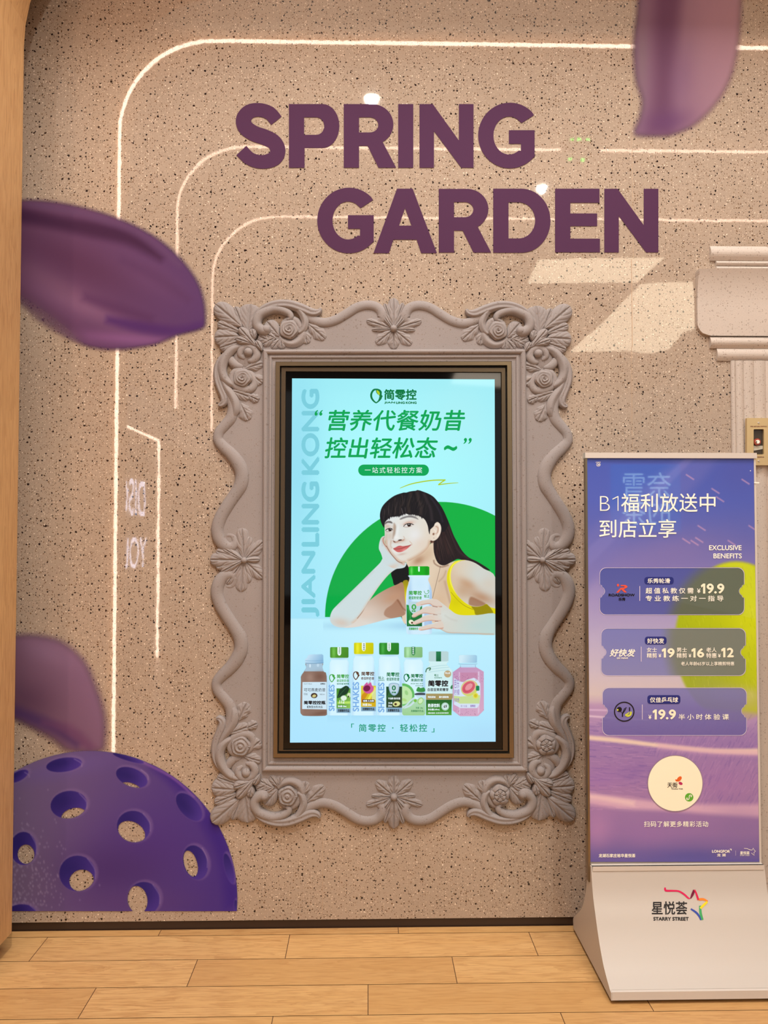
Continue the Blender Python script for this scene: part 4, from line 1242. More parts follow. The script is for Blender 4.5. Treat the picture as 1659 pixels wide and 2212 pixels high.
# eyes
c.soft(883, 1130, 13, 5, (214, 172, 152), -14, .7, fc)
c.soft(836, 1137, 9, 5, (206, 166, 146), 0, .6, fc)
e1 = c.poly(PR((650, 808), (680, 770), (740, 745), (800, 742), (845, 762), (820, 790), (770, 812), (700, 815)), (226, 220, 216), .5, 1, fc)
c.ell(*PR((772, 775))[0], 3.9, 3.7, (38, 22, 18), 0, .5, 1, e1)
c.ell(*PR((768, 757))[0], 1.0, .9, (240, 240, 240), 0, .4)
c.line(PR((645, 815), (675, 772), (735, 744), (800, 740), (850, 758), (882, 768)), [1.0, 1.6, 1.8, 1.8, 1.8, .7], (34, 24, 24), .4, 1)
c.line(PR((655, 815), (720, 825), (790, 812), (845, 785)), .8, (150, 110, 94), .5, .8)
c.line(PR((640, 770), (690, 728), (770, 708), (850, 725)), 1.0, (190, 146, 128), .7, .7)
e2 = c.poly(PL((295, 880), (340, 848), (400, 838), (450, 860), (440, 885), (380, 905), (320, 905)), (220, 214, 208), .5, 1, fc)
c.ell(*PL((392, 868))[0], 3.5, 3.5, (36, 22, 18), 0, .5, 1, e2)
c.ell(*PL((400, 850))[0], .9, .8, (240, 240, 240), 0, .4)
c.line(PL((290, 885), (335, 850), (395, 836), (440, 852), (455, 872)), [1.4, 1.8, 1.8, 1.6, .8], (34, 24, 24), .4, 1)
c.line(PL((300, 905), (350, 912), (410, 900), (450, 880)), 1.0, (120, 90, 76), .6, .8)
# mouth
lp = c.poly(PA((455, 1245), (500, 1222), (560, 1192), (605, 1188), (640, 1196), (700, 1190), (770, 1180), (815, 1168), (770, 1215), (700, 1270), (620, 1310), (550, 1315), (500, 1290)), (204, 100, 98), .8)
c.line(PA((458, 1248), (530, 1252), (620, 1240), (700, 1208), (812, 1168)), [.7, 1.0, 1.0, 1.0, .8], (132, 52, 52), .5, 1, None)
c.soft(874, 1188, 6, 2.4, (236, 146, 146), -18, .9, lp)
c.soft(858, 1181, 8, 1.6, (180, 70, 76), -10, .6, lp)
c.line(PA((780, 1100), (820, 1140), (830, 1175)), 1.4, (206, 168, 146), 1.2, .7, fc)
c.soft(868, 1197, 9, 2.4, (200, 164, 148), -12, .6, fc)
# ear
er = c.poly(PA((1262, 800), (1285, 745), (1340, 716), (1392, 762), (1412, 850), (1392, 950), (1340, 1040), (1270, 1088), (1212, 1082), (1195, 1000), (1190, 880)), (230, 214, 196), .5)
c.line(PA((1290, 775), (1345, 750), (1380, 820), (1375, 920), (1330, 1010)), 2.2, (248, 236, 220), 1.2, .8, er)
c.line(PA((1300, 800), (1345, 830), (1340, 910), (1300, 950)), 2.2, (186, 140, 116), 1.4, .8, er)
c.ell(*PA((1258, 955))[0], 2.2, 2.6, (140, 96, 76), 20, .9, .9, er)
c.line(PA((1262, 860), (1300, 900), (1310, 940)), 2.0, (244, 232, 218), 1, .8, er)
c.ell(*PA((1265, 1035))[0], .7, .7, (110, 100, 96), 0, .4)
c.poly(PA((1195, 1090), (1260, 1095), (1275, 1110), (1230, 1135), (1200, 1120)), (96, 58, 44), 1.2, .9)
# fringe and crown
fr = c.poly(PA((720, 127), (790, 106), (900, 93), (1020, 104), (1150, 148), (1260, 215), (1350, 320), (1440, 460), (1500, 600), (1560, 740), (1480, 900), (1415, 900), (1412, 800), (1375, 735), (1330, 712), (1290, 740), (1255, 800), (1195, 860), (1180, 960), (1160, 900), (1145, 800), (1105, 700), (1060, 645),
               (985, 603), (925, 580), (850, 566), (780, 568), (740, 560), (700, 548), (660, 560), (620, 572), (590, 596), (540, 600), (480, 610), (430, 612), (390, 622), (350, 655), (318, 690), (288, 730), (278, 800), (270, 830),
               (235, 770), (200, 680), (190, 560), (230, 420), (330, 300), (480, 190), (640, 134), (680, 128)), (23, 19, 24), .5, smooth=3)
for (p, w, col, al) in ((((500, 230), (480, 350), (500, 500), (480, 590)), 3, (62, 50, 46), .6), (((620, 170), (640, 300), (600, 440), (590, 570)), 3.5, (64, 50, 44), .6), (((800, 120), (780, 280), (760, 420), (780, 550)), 6, (60, 48, 42), .7),
                        (((930, 110), (960, 250), (1010, 400), (1000, 580)), 7, (58, 46, 44), .7), (((1060, 140), (1130, 300), (1200, 460), (1230, 700)), 6, (54, 44, 48), .7), (((1200, 220), (1320, 400), (1400, 560), (1440, 720)), 4, (46, 40, 56), .6),
                        (((380, 330), (360, 450), (390, 600)), 3, (56, 48, 48), .5), (((260, 450), (250, 560), (270, 680)), 2.5, (60, 56, 60), .4), (((690, 420), (700, 500), (720, 550)), 1.6, (96, 84, 82), .5), (((620, 440), (640, 520), (650, 560)), 1.8, (130, 120, 120), .5),
                        (((870, 110), (880, 210), (930, 350)), 1.2, (10, 8, 10), .9), (((610, 180), (625, 300)), 1.2, (8, 6, 8), .9), (((985, 250), (1010, 330)), 1.2, (8, 6, 8), .9)):
    c.line(PA(*p), w, col, w * .5, al, fr)
for _ in range(110):      # fine strands, lighter and darker
    t = RNG.uniform(0, .8); x0 = 250 + 1150 * t; y0 = 420 - 300 * math.sin(math.pi * min(1, t * 1.05)) + RNG.uniform(20, 120)
    x1 = 240 + 1080 * t + RNG.uniform(-20, 20); y1 = y0 + RNG.uniform(120, 300)
    c.line(PA((x0, y0), ((x0 + x1) / 2 + 8, (y0 + y1) / 2), (x1, y1)), [.3, .8, .3], (74, 62, 60) if RNG.random() < .5 else (12, 10, 14), .5, .45, fr, 2)
for _ in range(64):
    x = RNG.uniform(330, 1040); hw = RNG.uniform(5, 13); y = np.interp(x, [330, 430, 600, 700, 850, 930, 1040], [672, 612, 590, 552, 566, 582, 630])
    c.poly(PA((x - hw, y - 26), (x + hw, y - 26), (x - 3, y + RNG.uniform(4, 36))), (26, 21, 26), .5, .85, None, 0)
for x in (430, 470, 520, 570, 610, 660, 700, 790, 860, 940):      # wispy ends of the fringe
    y = 612 if x < 600 else (565 if x < 900 else 590)
    c.line(PA((x, y - 60), (x - 4, y + 14)), [1.4, .5], (34, 28, 32), .4, .9)
# hand against the cheek
hd = c.poly(PA((285, 1000), (235, 1010), (200, 1060), (175, 1150), (170, 1250), (210, 1340), (240, 1440), (235, 1500), (330, 1580), (480, 1640), (600, 1640), (690, 1610), (720, 1530), (640, 1535), (560, 1510), (480, 1430), (400, 1330), (340, 1230), (290, 1120)), (206, 220, 222), .5)
c.line(PA((250, 1020), (262, 1100), (300, 1180), (370, 1290), (470, 1400), (560, 1500), (680, 1560)), [5, 6, 5, 4, 4, 4, 5], (214, 168, 146), 2.6, .8, hd)
c.line(PA((285, 1010), (255, 1060), (262, 1130), (320, 1210)), 1.2, (150, 92, 74), .8, .8, hd)
c.line(PA((318, 1190), (400, 1330), (480, 1430), (550, 1500), (640, 1535)), 1.1, (104, 62, 48), .6, .85)
c.line(PA((205, 1060), (230, 1120), (240, 1200)), 2, (188, 196, 196), 1.4, .6, hd)
c.soft(846, 1226, 16, 6, (222, 192, 170), -25, .7, hd)
# necklace
c.line(PB((690, 95), (668, 190), (640, 300), (605, 440), (560, 620)), .9, (112, 92, 78), .4, .85)
# the held bottle
bt = c.poly(PB((182, 245), (500, 245), (500, 285), (490, 325), (520, 400), (545, 480), (552, 620), (552, 1140), (540, 1190), (500, 1208), (185, 1208), (142, 1190), (132, 1140), (130, 720), (133, 560), (152, 440), (192, 330), (186, 285)), (208, 236, 252), .5, smooth=3)
c.soft(885, 1300, 5, 60, (150, 190, 232), 0, .6, bt)
c.soft(931, 1300, 4, 60, (146, 180, 224), 0, .7, bt)
c.soft(906, 1262, 12, 12, (200, 232, 250), 0, .7, bt)
c.line(PB((185, 262), (340, 268), (500, 262)), 2.4, (214, 236, 250), .8, .8, bt)
cp = c.poly(PB((172, 112), (200, 100), (480, 100), (508, 112), (508, 236), (490, 246), (190, 246), (174, 236)), (16, 172, 24), .5, smooth=0)
c.soft(889, 1233, 3, 12, (120, 224, 110), 0, .8, cp); c.soft(922, 1233, 5, 12, (8, 140, 20), 0, .8, cp)
c.poly(PB((325, 104), (354, 104), (354, 180), (340, 190), (326, 180)), (214, 244, 236), .4, smooth=0)
lb = c.poly(PB((136, 725), (180, 735), (250, 870), (300, 820), (390, 740), (390, 1078), (142, 1078)), lg((34, 150, 60), (16, 92, 40), (880, 1300), (910, 1350)), .5, .95, bt, 0)
c.line(PB((150, 760), (200, 900), (170, 1060)), 2, (80, 190, 90), 1, .6, lb)
c.poly(PB((185, 690), (270, 675), (355, 690), (360, 780), (330, 850), (270, 885), (205, 840), (180, 780)), (186, 216, 226), .5)
c.ell(*PB((215, 1010))[0], 6, 5, (236, 240, 214), 30, .5); c.ell(*PB((228, 1020))[0], 2.4, 2.2, (90, 50, 30), 0, .4)
c.poly(PB((425, 850), (550, 850), (550, 1130), (425, 1130)), (150, 178, 220), .5, .6, bt, 0)
# near hand and forearm
SKH = (204, 216, 212)
pm = c.poly(PB((640, 650), (700, 690), (760, 735), (840, 800), (940, 872), (1060, 897), (1300, 893), (1600, 884), (1600, 1213), (1300, 1207), (1000, 1192), (880, 1192), (790, 1180), (700, 1135), (620, 1105), (590, 1050), (620, 990), (590, 940), (600, 880), (590, 830), (600, 760), (590, 700)), lg((216, 212, 202), (190, 216, 212), (950, 1330), (1060, 1350)), .5)
for pts in (((650, 650), (560, 632), (480, 640), (400, 655), (335, 680), (292, 702), (290, 728), (312, 746), (370, 738), (440, 722), (515, 716), (560, 745), (620, 762), (720, 760)),
            ((680, 770), (620, 755), (550, 745), (480, 750), (420, 772), (340, 822), (250, 872), (222, 905), (236, 932), (278, 930), (350, 892), (430, 868), (540, 882), (620, 892), (700, 880)),
            ((700, 890), (600, 880), (500, 886), (430, 906), (360, 946), (270, 990), (240, 1016), (252, 1046), (292, 1048), (370, 1022), (440, 998), (540, 988), (620, 998), (700, 990)),
            ((720, 1000), (640, 1002), (560, 1035), (480, 1052), (400, 1080), (345, 1096), (330, 1120), (346, 1142), (385, 1146), (470, 1132), (560, 1112), (640, 1122), (740, 1110))):
    f_ = c.poly(PB(*pts), (222, 206, 192), .5)
    k = len(pts) // 2 + 1
    low = pts[k:]
    c.line(PB(*low), 3, (196, 134, 112), 1.8, .75, f_)
    hi = pts[1:4]
    c.line(PB(*hi), 3, (216, 224, 220), 2, .8, f_)
    tx, ty = pts[6]
    c.ell(*PB((tx + 22, ty - 2 + 14))[0], 3.0, 2.3, (238, 196, 184), -15, .6, .9, f_)
for p in (((560, 750), (640, 765)), ((570, 885), (640, 893)), ((600, 995), (650, 995))):
    c.line(PB(*p), 1.2, (120, 64, 48), .7, .75)
c.soft(960, 1330, 18, 12, (214, 220, 214), 10, .8, pm); c.soft(1040, 1352, 30, 9, (188, 214, 212), 0, .6, pm)
c.line(PB((700, 1130), (800, 1180), (1000, 1192), (1560, 1208)), 3, (196, 172, 152), 2, .8, pm)
c.line(PB((760, 900), (860, 960), (960, 990)), 3, (196, 196, 186), 3, .5, pm)
c.a *= (c.X < 1072)
c.build('display_portrait', SY - .0003, M['display_alpha'], scr)['label'] = 'dark haired person in a yellow top resting her chin on one hand and holding a green capped bottle'

# row of seven bottles
P3 = lambda *l: [(640 + x * .12658, 1380 + y * .12658) for x, y in l]
P4 = lambda *l: [(840 + x * .12658, 1380 + y * .12658) for x, y in l]
c = Cv(645, 1382, 1052, 1566, .62)
def shake(x0, x1, cx0, cx1, cy0, cy1, cap, capd, yb=1545.6, body=(212, 244, 255), tag_=(236, 250, 250)):
    cxm = (cx0 + cx1) / 2
    sh = cy1 + 32
    m = c.poly([(cx0 + 3, cy1 - 1), (cx1 - 3, cy1 - 1), (cx1 - 2.6, cy1 + 5), (cx1 + 1, cy1 + 12), (x1 - 4, sh - 6), (x1 - .6, sh + 10), (x1, sh + 24), (x1, yb - 6), (x1 - 2, yb - 1.5), (x1 - 7, yb), (x0 + 7, yb), (x0 + 2, yb - 1.5), (x0, yb - 6), (x0, sh + 24), (x0 + .6, sh + 10), (x0 + 4, sh - 6), (cx0 - 1, cy1 + 12), (cx0 + 2.6, cy1 + 5)], body, .5, smooth=3)
    c.soft(x0 + 3, (sh + yb) / 2, 3, 60, (150, 200, 240), 0, .6, m); c.soft(x1 - 3, (sh + yb) / 2, 3.4, 60, (146, 194, 238), 0, .7, m)
    c.soft(cxm - 3, sh - 4, 10, 18, (226, 250, 255), 0, .7, m)
    c.soft(cxm, cy1 + 2, 22, 2.0, (150, 200, 236), 0, .6, m)
    k = c.poly(rrect(cx0, cy0, cx1, cy1, 2.5, 3), lg(cap, capd, (cx0 + 10, cy0), (cx1, cy1)), .5, smooth=0)
    c.soft(cx0 + 8, (cy0 + cy1) / 2, 3.6, 14, tuple(min(255, v + 50) for v in cap), 0, .6, k)
    c.soft(cx0 + 1, (cy0 + cy1) / 2, 2.5, 14, capd, 0, .7, k)
    if tag_: c.poly([(cxm - 4, cy0 - .3), (cxm + 4, cy0 - .3), (cxm + 4, cy0 + 14), (cxm + 2.4, cy0 + 17.5), (cxm, cy0 + 18.5), (cxm - 2.4, cy0 + 17.5), (cxm - 4, cy0 + 14)], tag_, .4, smooth=0)
    c.put(((c.Y > yb) & (c.X > x0) & (c.X < x1)) * np.clip(1 - (c.Y - yb) / 16, 0, 1), (140, 196, 230), .25)
    return m
# cocoa bottle
m = c.poly(P3((172, 410), (440, 410), (445, 480), (470, 560), (520, 640), (524, 1230), (515, 1300), (440, 1316), (160, 1316), (90, 1290), (68, 1200), (78, 740), (80, 640), (130, 560), (170, 490)), (140, 112, 100), .5, smooth=3)
c.poly(P3((165, 405), (445, 405), (450, 480), (470, 555), (140, 555), (168, 490)), (170, 206, 230), .6, .9, m, 0)
c.soft(*P3((240, 660))[0], 8, 10, (172, 142, 128), 0, .6, m); c.soft(*P3((400, 640))[0], 12, 10, (116, 82, 70), 0, .7, m)
c.soft(*P3((100, 1000))[0], 4, 40, (164, 140, 128), 0, .5, m); c.soft(*P3((420, 1270))[0], 20, 5, (108, 76, 62), -10, .6, m)
c.ell(*P3((235, 460))[0], 1.6, 4, (214, 236, 250), 0, .6); c.ell(*P3((370, 450))[0], 2.6, 3.6, (200, 226, 244), 0, .8, .7)
k = c.poly(P3((230, 268), (440, 262), (460, 280), (464, 415), (150, 415), (150, 345), (180, 330), (200, 285)), lg((196, 226, 246), (126, 176, 214), (670, 1412), (698, 1432)), .6, smooth=0)
c.line(P3((155, 372), (300, 376), (464, 366)), .9, (120, 168, 204), .5, .8, k); c.line(P3((155, 412), (300, 420), (464, 410)), 1.1, (96, 140, 176), .5, .8)
c.poly(P3((106, 738), (520, 735), (520, 1205), (100, 1198)), (206, 232, 246), .5, smooth=0)
c.ell(*P3((305, 968))[0], 7, 5.6, (60, 40, 34), 0, .8); c.ell(*P3((305, 975))[0], 4.4, 3.2, (206, 196, 130), -20, .6)
# shakes
def lab(x0, y0, x1, y1, c1, c2, y2):
    m = c.poly([(x0, y0), (x1, y0), (x1, y1), (x0, y1)], lg(c1, c2, (x0, y0), (x1, y1)), .5, smooth=0)
    c.poly([(x0, y1), (x1, y1), (x1, y2), (x0, y2)], (128, 168, 196), .5, smooth=0)
    return m
shake(707.5, 757, 713, 753, 1397.8, 1421, (84, 162, 50), (66, 132, 36))
m = lab(*P3((687, 845))[0], 757, P3((0, 1188))[0][1], (60, 136, 46), (150, 200, 90), P3((0, 1262))[0][1])
lf = c.poly(P3((700, 1010), (720, 930), (740, 870), (790, 830), (850, 800), (900, 830), (895, 880), (860, 940), (800, 970)), (16, 58, 38), .8)
c.line(P3((710, 1000), (790, 900), (860, 830)), .8, (70, 130, 80), .5, .8)
c.ell(*P3((810, 1010))[0], 6.5, 5.5, (226, 244, 226), 0, .8); c.ell(*P3((900, 960))[0], 4, 5, (214, 232, 190), 0, .7, clip=(c.X < 757)); c.ell(*P3((890, 985))[0], 1.6, 2, (40, 60, 30), 0, .5)
c.poly(P3((705, 1075), (920, 1065), (920, 1105), (705, 1115)), (196, 236, 110), 1.2, .9, m, 0)
c.soft(*P3((760, 1150))[0], 10, 5, (40, 120, 40), 0, .6, m)
shake(758.5, 812.5, 764.5, 807, 1388.2, 1413, (216, 214, 20), (196, 196, 0))
m = lab(*P3((1105, 800))[0], 812, P3((0, 1160))[0][1], (214, 214, 60), (214, 170, 20), P3((0, 1235))[0][1])
c.poly(P3((1110, 980), (1180, 900), (1240, 900), (1160, 1040), (1110, 1100)), (206, 130, 20), 1.2, .8, m); c.line(P3((1350, 830), (1280, 950), (1220, 1060)), 5, (238, 236, 90), 1, .9, m); c.poly(P3((1290, 930), (1360, 850), (1360, 1040), (1290, 1060)), (216, 236, 200), 1.2, .7, m, 0)
c.poly(P3((1135, 860), (1160, 790), (1210, 740), (1225, 770), (1270, 740), (1290, 790), (1320, 830), (1310, 890), (1250, 935), (1180, 920)), (206, 90, 156), .8)
c.ell(*P3((1205, 845))[0], 7.6, 6.4, (120, 26, 74), -20, .7); c.line(P3((1230, 760), (1260, 720), (1262, 700)), .9, (110, 150, 110), .4, .9)
shake(814, 869, 819, 862, 1388.5, 1414, (44, 146, 44), (30, 120, 34))
m = lab(*P3((1535, 815))[0], 869, P3((0, 1175))[0][1], (18, 78, 42), (52, 62, 40), P3((0, 1255))[0][1])
for xx in (0, 25, 50, 75): c.line(P3((1545 + xx, 1020), (1600 + xx, 900 - xx / 2)), .8, (70, 160, 80), .5, .8, m)
c.poly(P4((5, 770), (80, 750), (170, 770), (176, 850), (150, 930), (90, 970), (30, 930), (0, 850)), (150, 184, 208), .5); c.poly(P4((18, 782), (80, 766), (158, 782), (162, 850), (138, 918), (90, 950), (40, 918), (14, 850)), (190, 214, 228), .5)
c.ell(*P4((130, 1110))[0], 8, 5.5, (216, 222, 150), -10, .6); c.ell(*P4((115, 1115))[0], 2.8, 2.4, (70, 40, 20), 0, .4)
shake(868.5, 919, 873, 912.7, 1397.5, 1420.5, (150, 204, 150), (126, 184, 120), tag_=(40, 130, 70))
m = c.mask(rrect(868.8, 1470, 918.8, 1545.4, 5), .5, 0)
c.put(m * (c.Y > 1510), lg((180, 222, 200), (154, 206, 140), (890, 1500), (890, 1545)), .95)
k = c.ell(*P4((240, 950))[0], 25, 24, (96, 186, 96), 10, .8, 1, m); c.ell(*P4((235, 960))[0], 21, 20, (190, 230, 170), 10, 1, 1, m); c.ell(*P4((300, 920))[0], 3.4, 5.4, (150, 206, 130), -20, 1.2, .9, m); c.ell(*P4((260, 1040))[0], 6, 3, (170, 214, 120), 20, 1.2, .8, m)
c.line(P4((230, 1180), (300, 1130), (370, 1060), (430, 1010), (440, 1060), (360, 1140), (260, 1180)), 3.4, (206, 226, 240), 1, .95, m)
c.ell(*P4((540, 945))[0], 13, 3.4, (64, 76, 88), 0, .5, 1, m); c.poly(P4((445, 960), (630, 960), (610, 1010), (500, 1020)), (196, 226, 240), .6, .95, m, 0)
c.poly(P4((470, 890), (500, 820), (540, 840), (600, 830), (620, 890), (560, 910)), (46, 140, 62), .7, .95, m); c.ell(*P4((540, 1060))[0], 6, 8, (150, 206, 120), 30, .6, 1, m); c.ell(*P4((542, 1060))[0], 4.2, 6, (206, 236, 190), 30, .6, 1, m); c.ell(*P4((450, 1055))[0], 3.4, 3.4, (120, 190, 70), 0, .6, 1, m)
# milk tea bottle
m = c.poly(P4((690, 370), (1010, 370), (985, 420), (1000, 450), (1060, 520), (1110, 600), (1112, 930), (1075, 1040), (1070, 1280), (1050, 1303), (660, 1303), (632, 1280), (630, 940), (630, 560), (690, 450), (700, 420)), (208, 240, 242), .5, smooth=2)
c.poly(P4((632, 935), (1112, 935), (1090, 1040), (634, 1040)), (164, 148, 96), .5, 1, m, 0)
c.poly(P4((634, 1040), (1080, 1040), (1070, 1303), (634, 1303)), lg((26, 96, 40), (86, 166, 60), (900, 1512), (900, 1545)), .5, 1, m, 0)
k = c.poly(P4((680, 225), (710, 213), (990, 213), (1018, 225), (1018, 375), (990, 385), (705, 385), (680, 372)), (184, 214, 216), .5, smooth=0)
c.poly(P4((806, 215), (890, 215), (890, 384), (806, 384)), lg((30, 130, 80), (18, 96, 60), (941, 1407), (953, 1428)), .4, smooth=0)
for y in (460, 500, 545): c.line(P4((680, y + 25), (850, y), (1030, y - 15)), .8, (140, 190, 200), .6, .7, m)
c.line(P4((628, 570), (650, 510), (710, 500), (690, 540)), 2.2, (26, 90, 44), .6, .9)
c.ell(*P4((1003, 600))[0], 7.6, 7.6, (190, 166, 124), 0, .5); c.ell(*P4((1080, 820))[0], 3, 5, (30, 110, 50), 30, .6)
c.ell(*P4((961, 1155))[0], 8.2, 8.6, (220, 240, 236), 0, .5); c.ell(*P4((961, 1155))[0], 7.2, 7.6, (90, 166, 130), 0, .4); c.ell(*P4((961, 1155))[0], 6.6, 7.0, (214, 238, 234), 0, .4)
c.soft(*P4((1095, 750))[0], 2.5, 25, (130, 190, 200), 0, .6, m)
# guava bottle
m = c.poly(P4((1218, 478), (1480, 478), (1620, 560), (1622, 1220), (1530, 1312), (1505, 1320), (1215, 1320), (1090, 1225), (1090, 570)), lg((196, 150, 190), (214, 168, 196), (980, 1450), (1046, 1540)), .5, smooth=0)
c.poly(P4((1210, 575), (1525, 575), (1525, 720), (1210, 720)), (196, 134, 168), 1, .8, m, 0)
c.poly(P4((1518, 560), (1545, 555), (1545, 1250), (1518, 1290)), (226, 208, 232), .8, .7, m, 0); c.poly(P4((1195, 560), (1215, 575), (1215, 1290), (1195, 1270)), (226, 208, 232), .8, .6, m, 0)
c.poly(P4((1240, 430), (1470, 430), (1480, 490), (1230, 490)), (186, 220, 244), .5, .8, None, 0); c.line(P4((1188, 425), (1240, 432), (1460, 432), (1508, 425)), .9, (110, 150, 180), .4, .8)
c.line(P4((1222, 440), (1222, 485)), .8, (90, 120, 150), .4, .8); c.line(P4((1478, 440), (1478, 485)), .8, (90, 120, 150), .4, .8)
k = c.poly(P4((1196, 290), (1220, 276), (1480, 276), (1504, 290), (1504, 400), (1480, 410), (1220, 410), (1198, 400)), lg((206, 236, 248), (150, 196, 224), (1000, 1415), (1031, 1425)), .5, smooth=0)
c.poly(P4((1110, 670), (1215, 730), (1280, 740), (1330, 700), (1450, 665), (1500, 690), (1560, 760), (1562, 980), (1545, 1120), (1505, 1182), (1220, 1182), (1110, 1120)), (212, 226, 244), .6, smooth=0)
c.poly(P4((1110, 970), (1220, 985), (1560, 960), (1545, 1105), (1210, 1105), (1110, 1050)), (196, 220, 140), .8, .9, None, 0)
c.ell(*P4((1375, 840))[0], 19, 17, (206, 214, 110), -30, .6); c.ell(*P4((1365, 825))[0], 17.5, 13.5, (222, 190, 160), -38, .6); c.ell(*P4((1360, 828))[0], 15.5, 11.5, (214, 92, 110), -40, .8); c.ell(*P4((1368, 815))[0], 10, 6, (232, 150, 160), -42, 1.6)
for t in np.linspace(0, 6.28, 22, False):
    x, y = P4((1360, 828))[0]; c.ell(x + 11 * math.cos(t) * .8 - 5 * math.sin(t) * -.6, y - 11 * math.cos(t) * .62 + 6 * math.sin(t), .6, .5, (120, 40, 50), 0, .3)
c.ell(*P4((1480, 970))[0], 6, 6.4, (224, 220, 90), 0, .6); c.ell(*P4((1480, 970))[0], 3.4, 3.8, (206, 196, 40), 0, .6)
c.poly(rrect(*P4((1486, 800))[0], *P4((1545, 885))[0], 2), (16, 130, 84), .4, smooth=0)
for _ in range(60):
    x, y = RNG.uniform(980, 1045), RNG.choice([RNG.uniform(1455, 1472), RNG.uniform(1531, 1545)])
    c.ell(x, y, .7, .45, (120, 70, 110), RNG.uniform(0, 90), .3, .8, m)
c.build('display_bottles', SY - .0003, M['display_alpha'], scr)['label'] = 'picture of seven drink bottles with brown, green, yellow, pale green, white and pink packs'

# lettering of the advert
LY = SY - .0006
g_ = Letters(LY)
g_.flat([(x, y) for x, y in rrect(773.8, 1003.5, 926.5, 1027.8, 12)])
g_.build('green_badge', G['green'], scr)
g_ = Letters(LY)
# logo: leaf ring
q6 = lambda *l: [(620 + x * .2833, 810 + y * .2833) for x, y in l]
g_.flat([tuple(p) for p in crom(q6((680, 104), (655, 110), (636, 140), (636, 172), (652, 198), (678, 216), (700, 204), (718, 186), (726, 168), (730, 160), (722, 152), (722, 128), (706, 110)), 5)],
        [tuple(p) for p in crom(q6((676, 116), (660, 126), (650, 148), (652, 172), (664, 192), (680, 206), (694, 194), (702, 174), (704, 158), (690, 146), (680, 132)), 5)])
g_.build('logo_lettering', G['deep'], scr)
g_ = Letters(LY); g_.t('简零控', 829.5, 840.5, 900, 864.5, 1.6); g_.build('logo_lettering', G['deep'], scr)
l = Letters(LY - .0002); l.flat([tuple(p) for p in crom(q6((684, 116), (700, 124), (708, 142), (702, 154), (692, 144), (684, 130)), 4)]); l.build('logo_leaf', G['lime'], scr)
l = Letters(LY)
for s_, x0, x1 in (('JIAN', 830, 853.3), ('LING', 855.5, 874.5), ('KONG', 876.5, 900)): l.t(s_, x0, 867.3, x1, 872.6, .9)
l.build('small_logo_lettering', G['deep'], scr)
l = Letters(LY)
l.t('营养代餐奶昔', 709, 885, 1005, 931, 1.6, shear=.17)
l.t('控出轻松态', 701, 944.5, 946, 990.5, 1.6, shear=.17)
l.t('~', 959, 962, 987.5, 974, 2.6)
l.t('“', 679.5, 885.5, 697.5, 898, .8, shear=.2)
l.t('”', 1001, 946, 1019, 959, .8, shear=.2)
l.build('slogan_lettering', G['green'], scr)
g2 = Letters(LY - .0002); g2.t('一站式轻松控方案', 788, 1009, 912, 1022, 0, space=1.3); g2.build('badge_lettering', G['white'], scr)
l = Letters(LY); l.flat(stroke2d([(864, 1054.5), (890, 1045), (930, 1038), (962, 1036.8)], [1.4, 2.4, 2.6, 2.6], 5)); l.flat(stroke2d([(962.5, 1036.2), (955, 1041), (947, 1047)], [2.4, 2.6, 2.2], 4)); l.flat(stroke2d([(946.5, 1047.2), (968, 1044.5), (990, 1043)], [2.4, 2.0, 1.2], 4)); l.build('underline_flourish', G['lime'], scr, False)
l = Letters(SY - .0002)
for s_, y0, y1 in (('JIAN', 1190, 1333), ('LING', 1040, 1181), ('KONG', 840, 1026)): 
    l.t(s_, 651, y0, 690, y1, 4.0, rot=True)
l.build('vertical_watermark_lettering', G['mist'], scr)
l = Letters(LY)
l.t('「', 758.5, 1563, 765, 1572, .5); l.t('简零控', 775, 1564, 833, 1581, .6, space=1.25); l.t('·', 847, 1571, 850, 1574, .3); l.t('轻松控', 864, 1564, 922.5, 1581, .6, space=1.25); l.t('」', 932, 1573, 938.5, 1582, .5)
l.build('caption_lettering', G['teal'], scr)
# words on the bottles
def X3(x): return 640 + x * .12658
def Y3(y): return 1380 + y * .12658
def X4(x): return 840 + x * .12658
def b(L_, s_, x0, y0, x1, y1, f=X3, bold=.3, **k): L_.t(s_, f(x0), Y3(y0), f(x1), Y3(y1), bold, **k)
l = Letters(LY)
b(l, 'SHAKES', 553, 780, 655, 1232, bold=1.3, rot=True); b(l, 'SHAKES', 962, 735, 1073, 1240, bold=1.3, rot=True); b(l, 'SHAKES', 1395, 745, 1505, 1255, bold=1.3, rot=True)
l.build('shakes_lettering', G['shake'], scr)
l = Letters(LY)
b(l, '简零控', 690, 605, 900, 675, bold=.6); b(l, '奇亚籽奶昔', 690, 690, 900, 740, bold=.25)
l.build('bottle_lettering', G['pgreen'], scr)
l = Letters(LY)
b(l, '清润无糖', 723, 145, 748, 258, bold=0) if False else None
for i, ch in enumerate('清润西芹'): b(l, ch, 722, 145 + i * 29, 750, 170 + i * 29, bold=.1)
for i, ch in enumerate('轻简每刻'): b(l, ch, 1570, 78 + i * 32, 1600, 104 + i * 32, bold=.1)
b(l, '简零控', 1540, 570, 1760, 645, bold=.6); b(l, '奇亚籽奶昔', 1540, 660, 1760, 718, bold=.3)
b(l, '羽衣甘蓝·青苹果', 690, 757, 900, 780, bold=.3)
b(l, '简零控', 375, 598, 585, 665, X4, .6); b(l, '果蔬奶昔', 375, 680, 585, 730, X4, .3); b(l, '奇亚籽·黄瓜·西芹', 373, 755, 585, 775, X4, .1); b(l, '羽衣甘蓝', 450, 790, 585, 810, X4, .1)
b(l, '轻上', 1400, 640, 1500, 690, bold=.3); b(l, '轻简每刻', 1400, 698, 1505, 718, bold=.1)
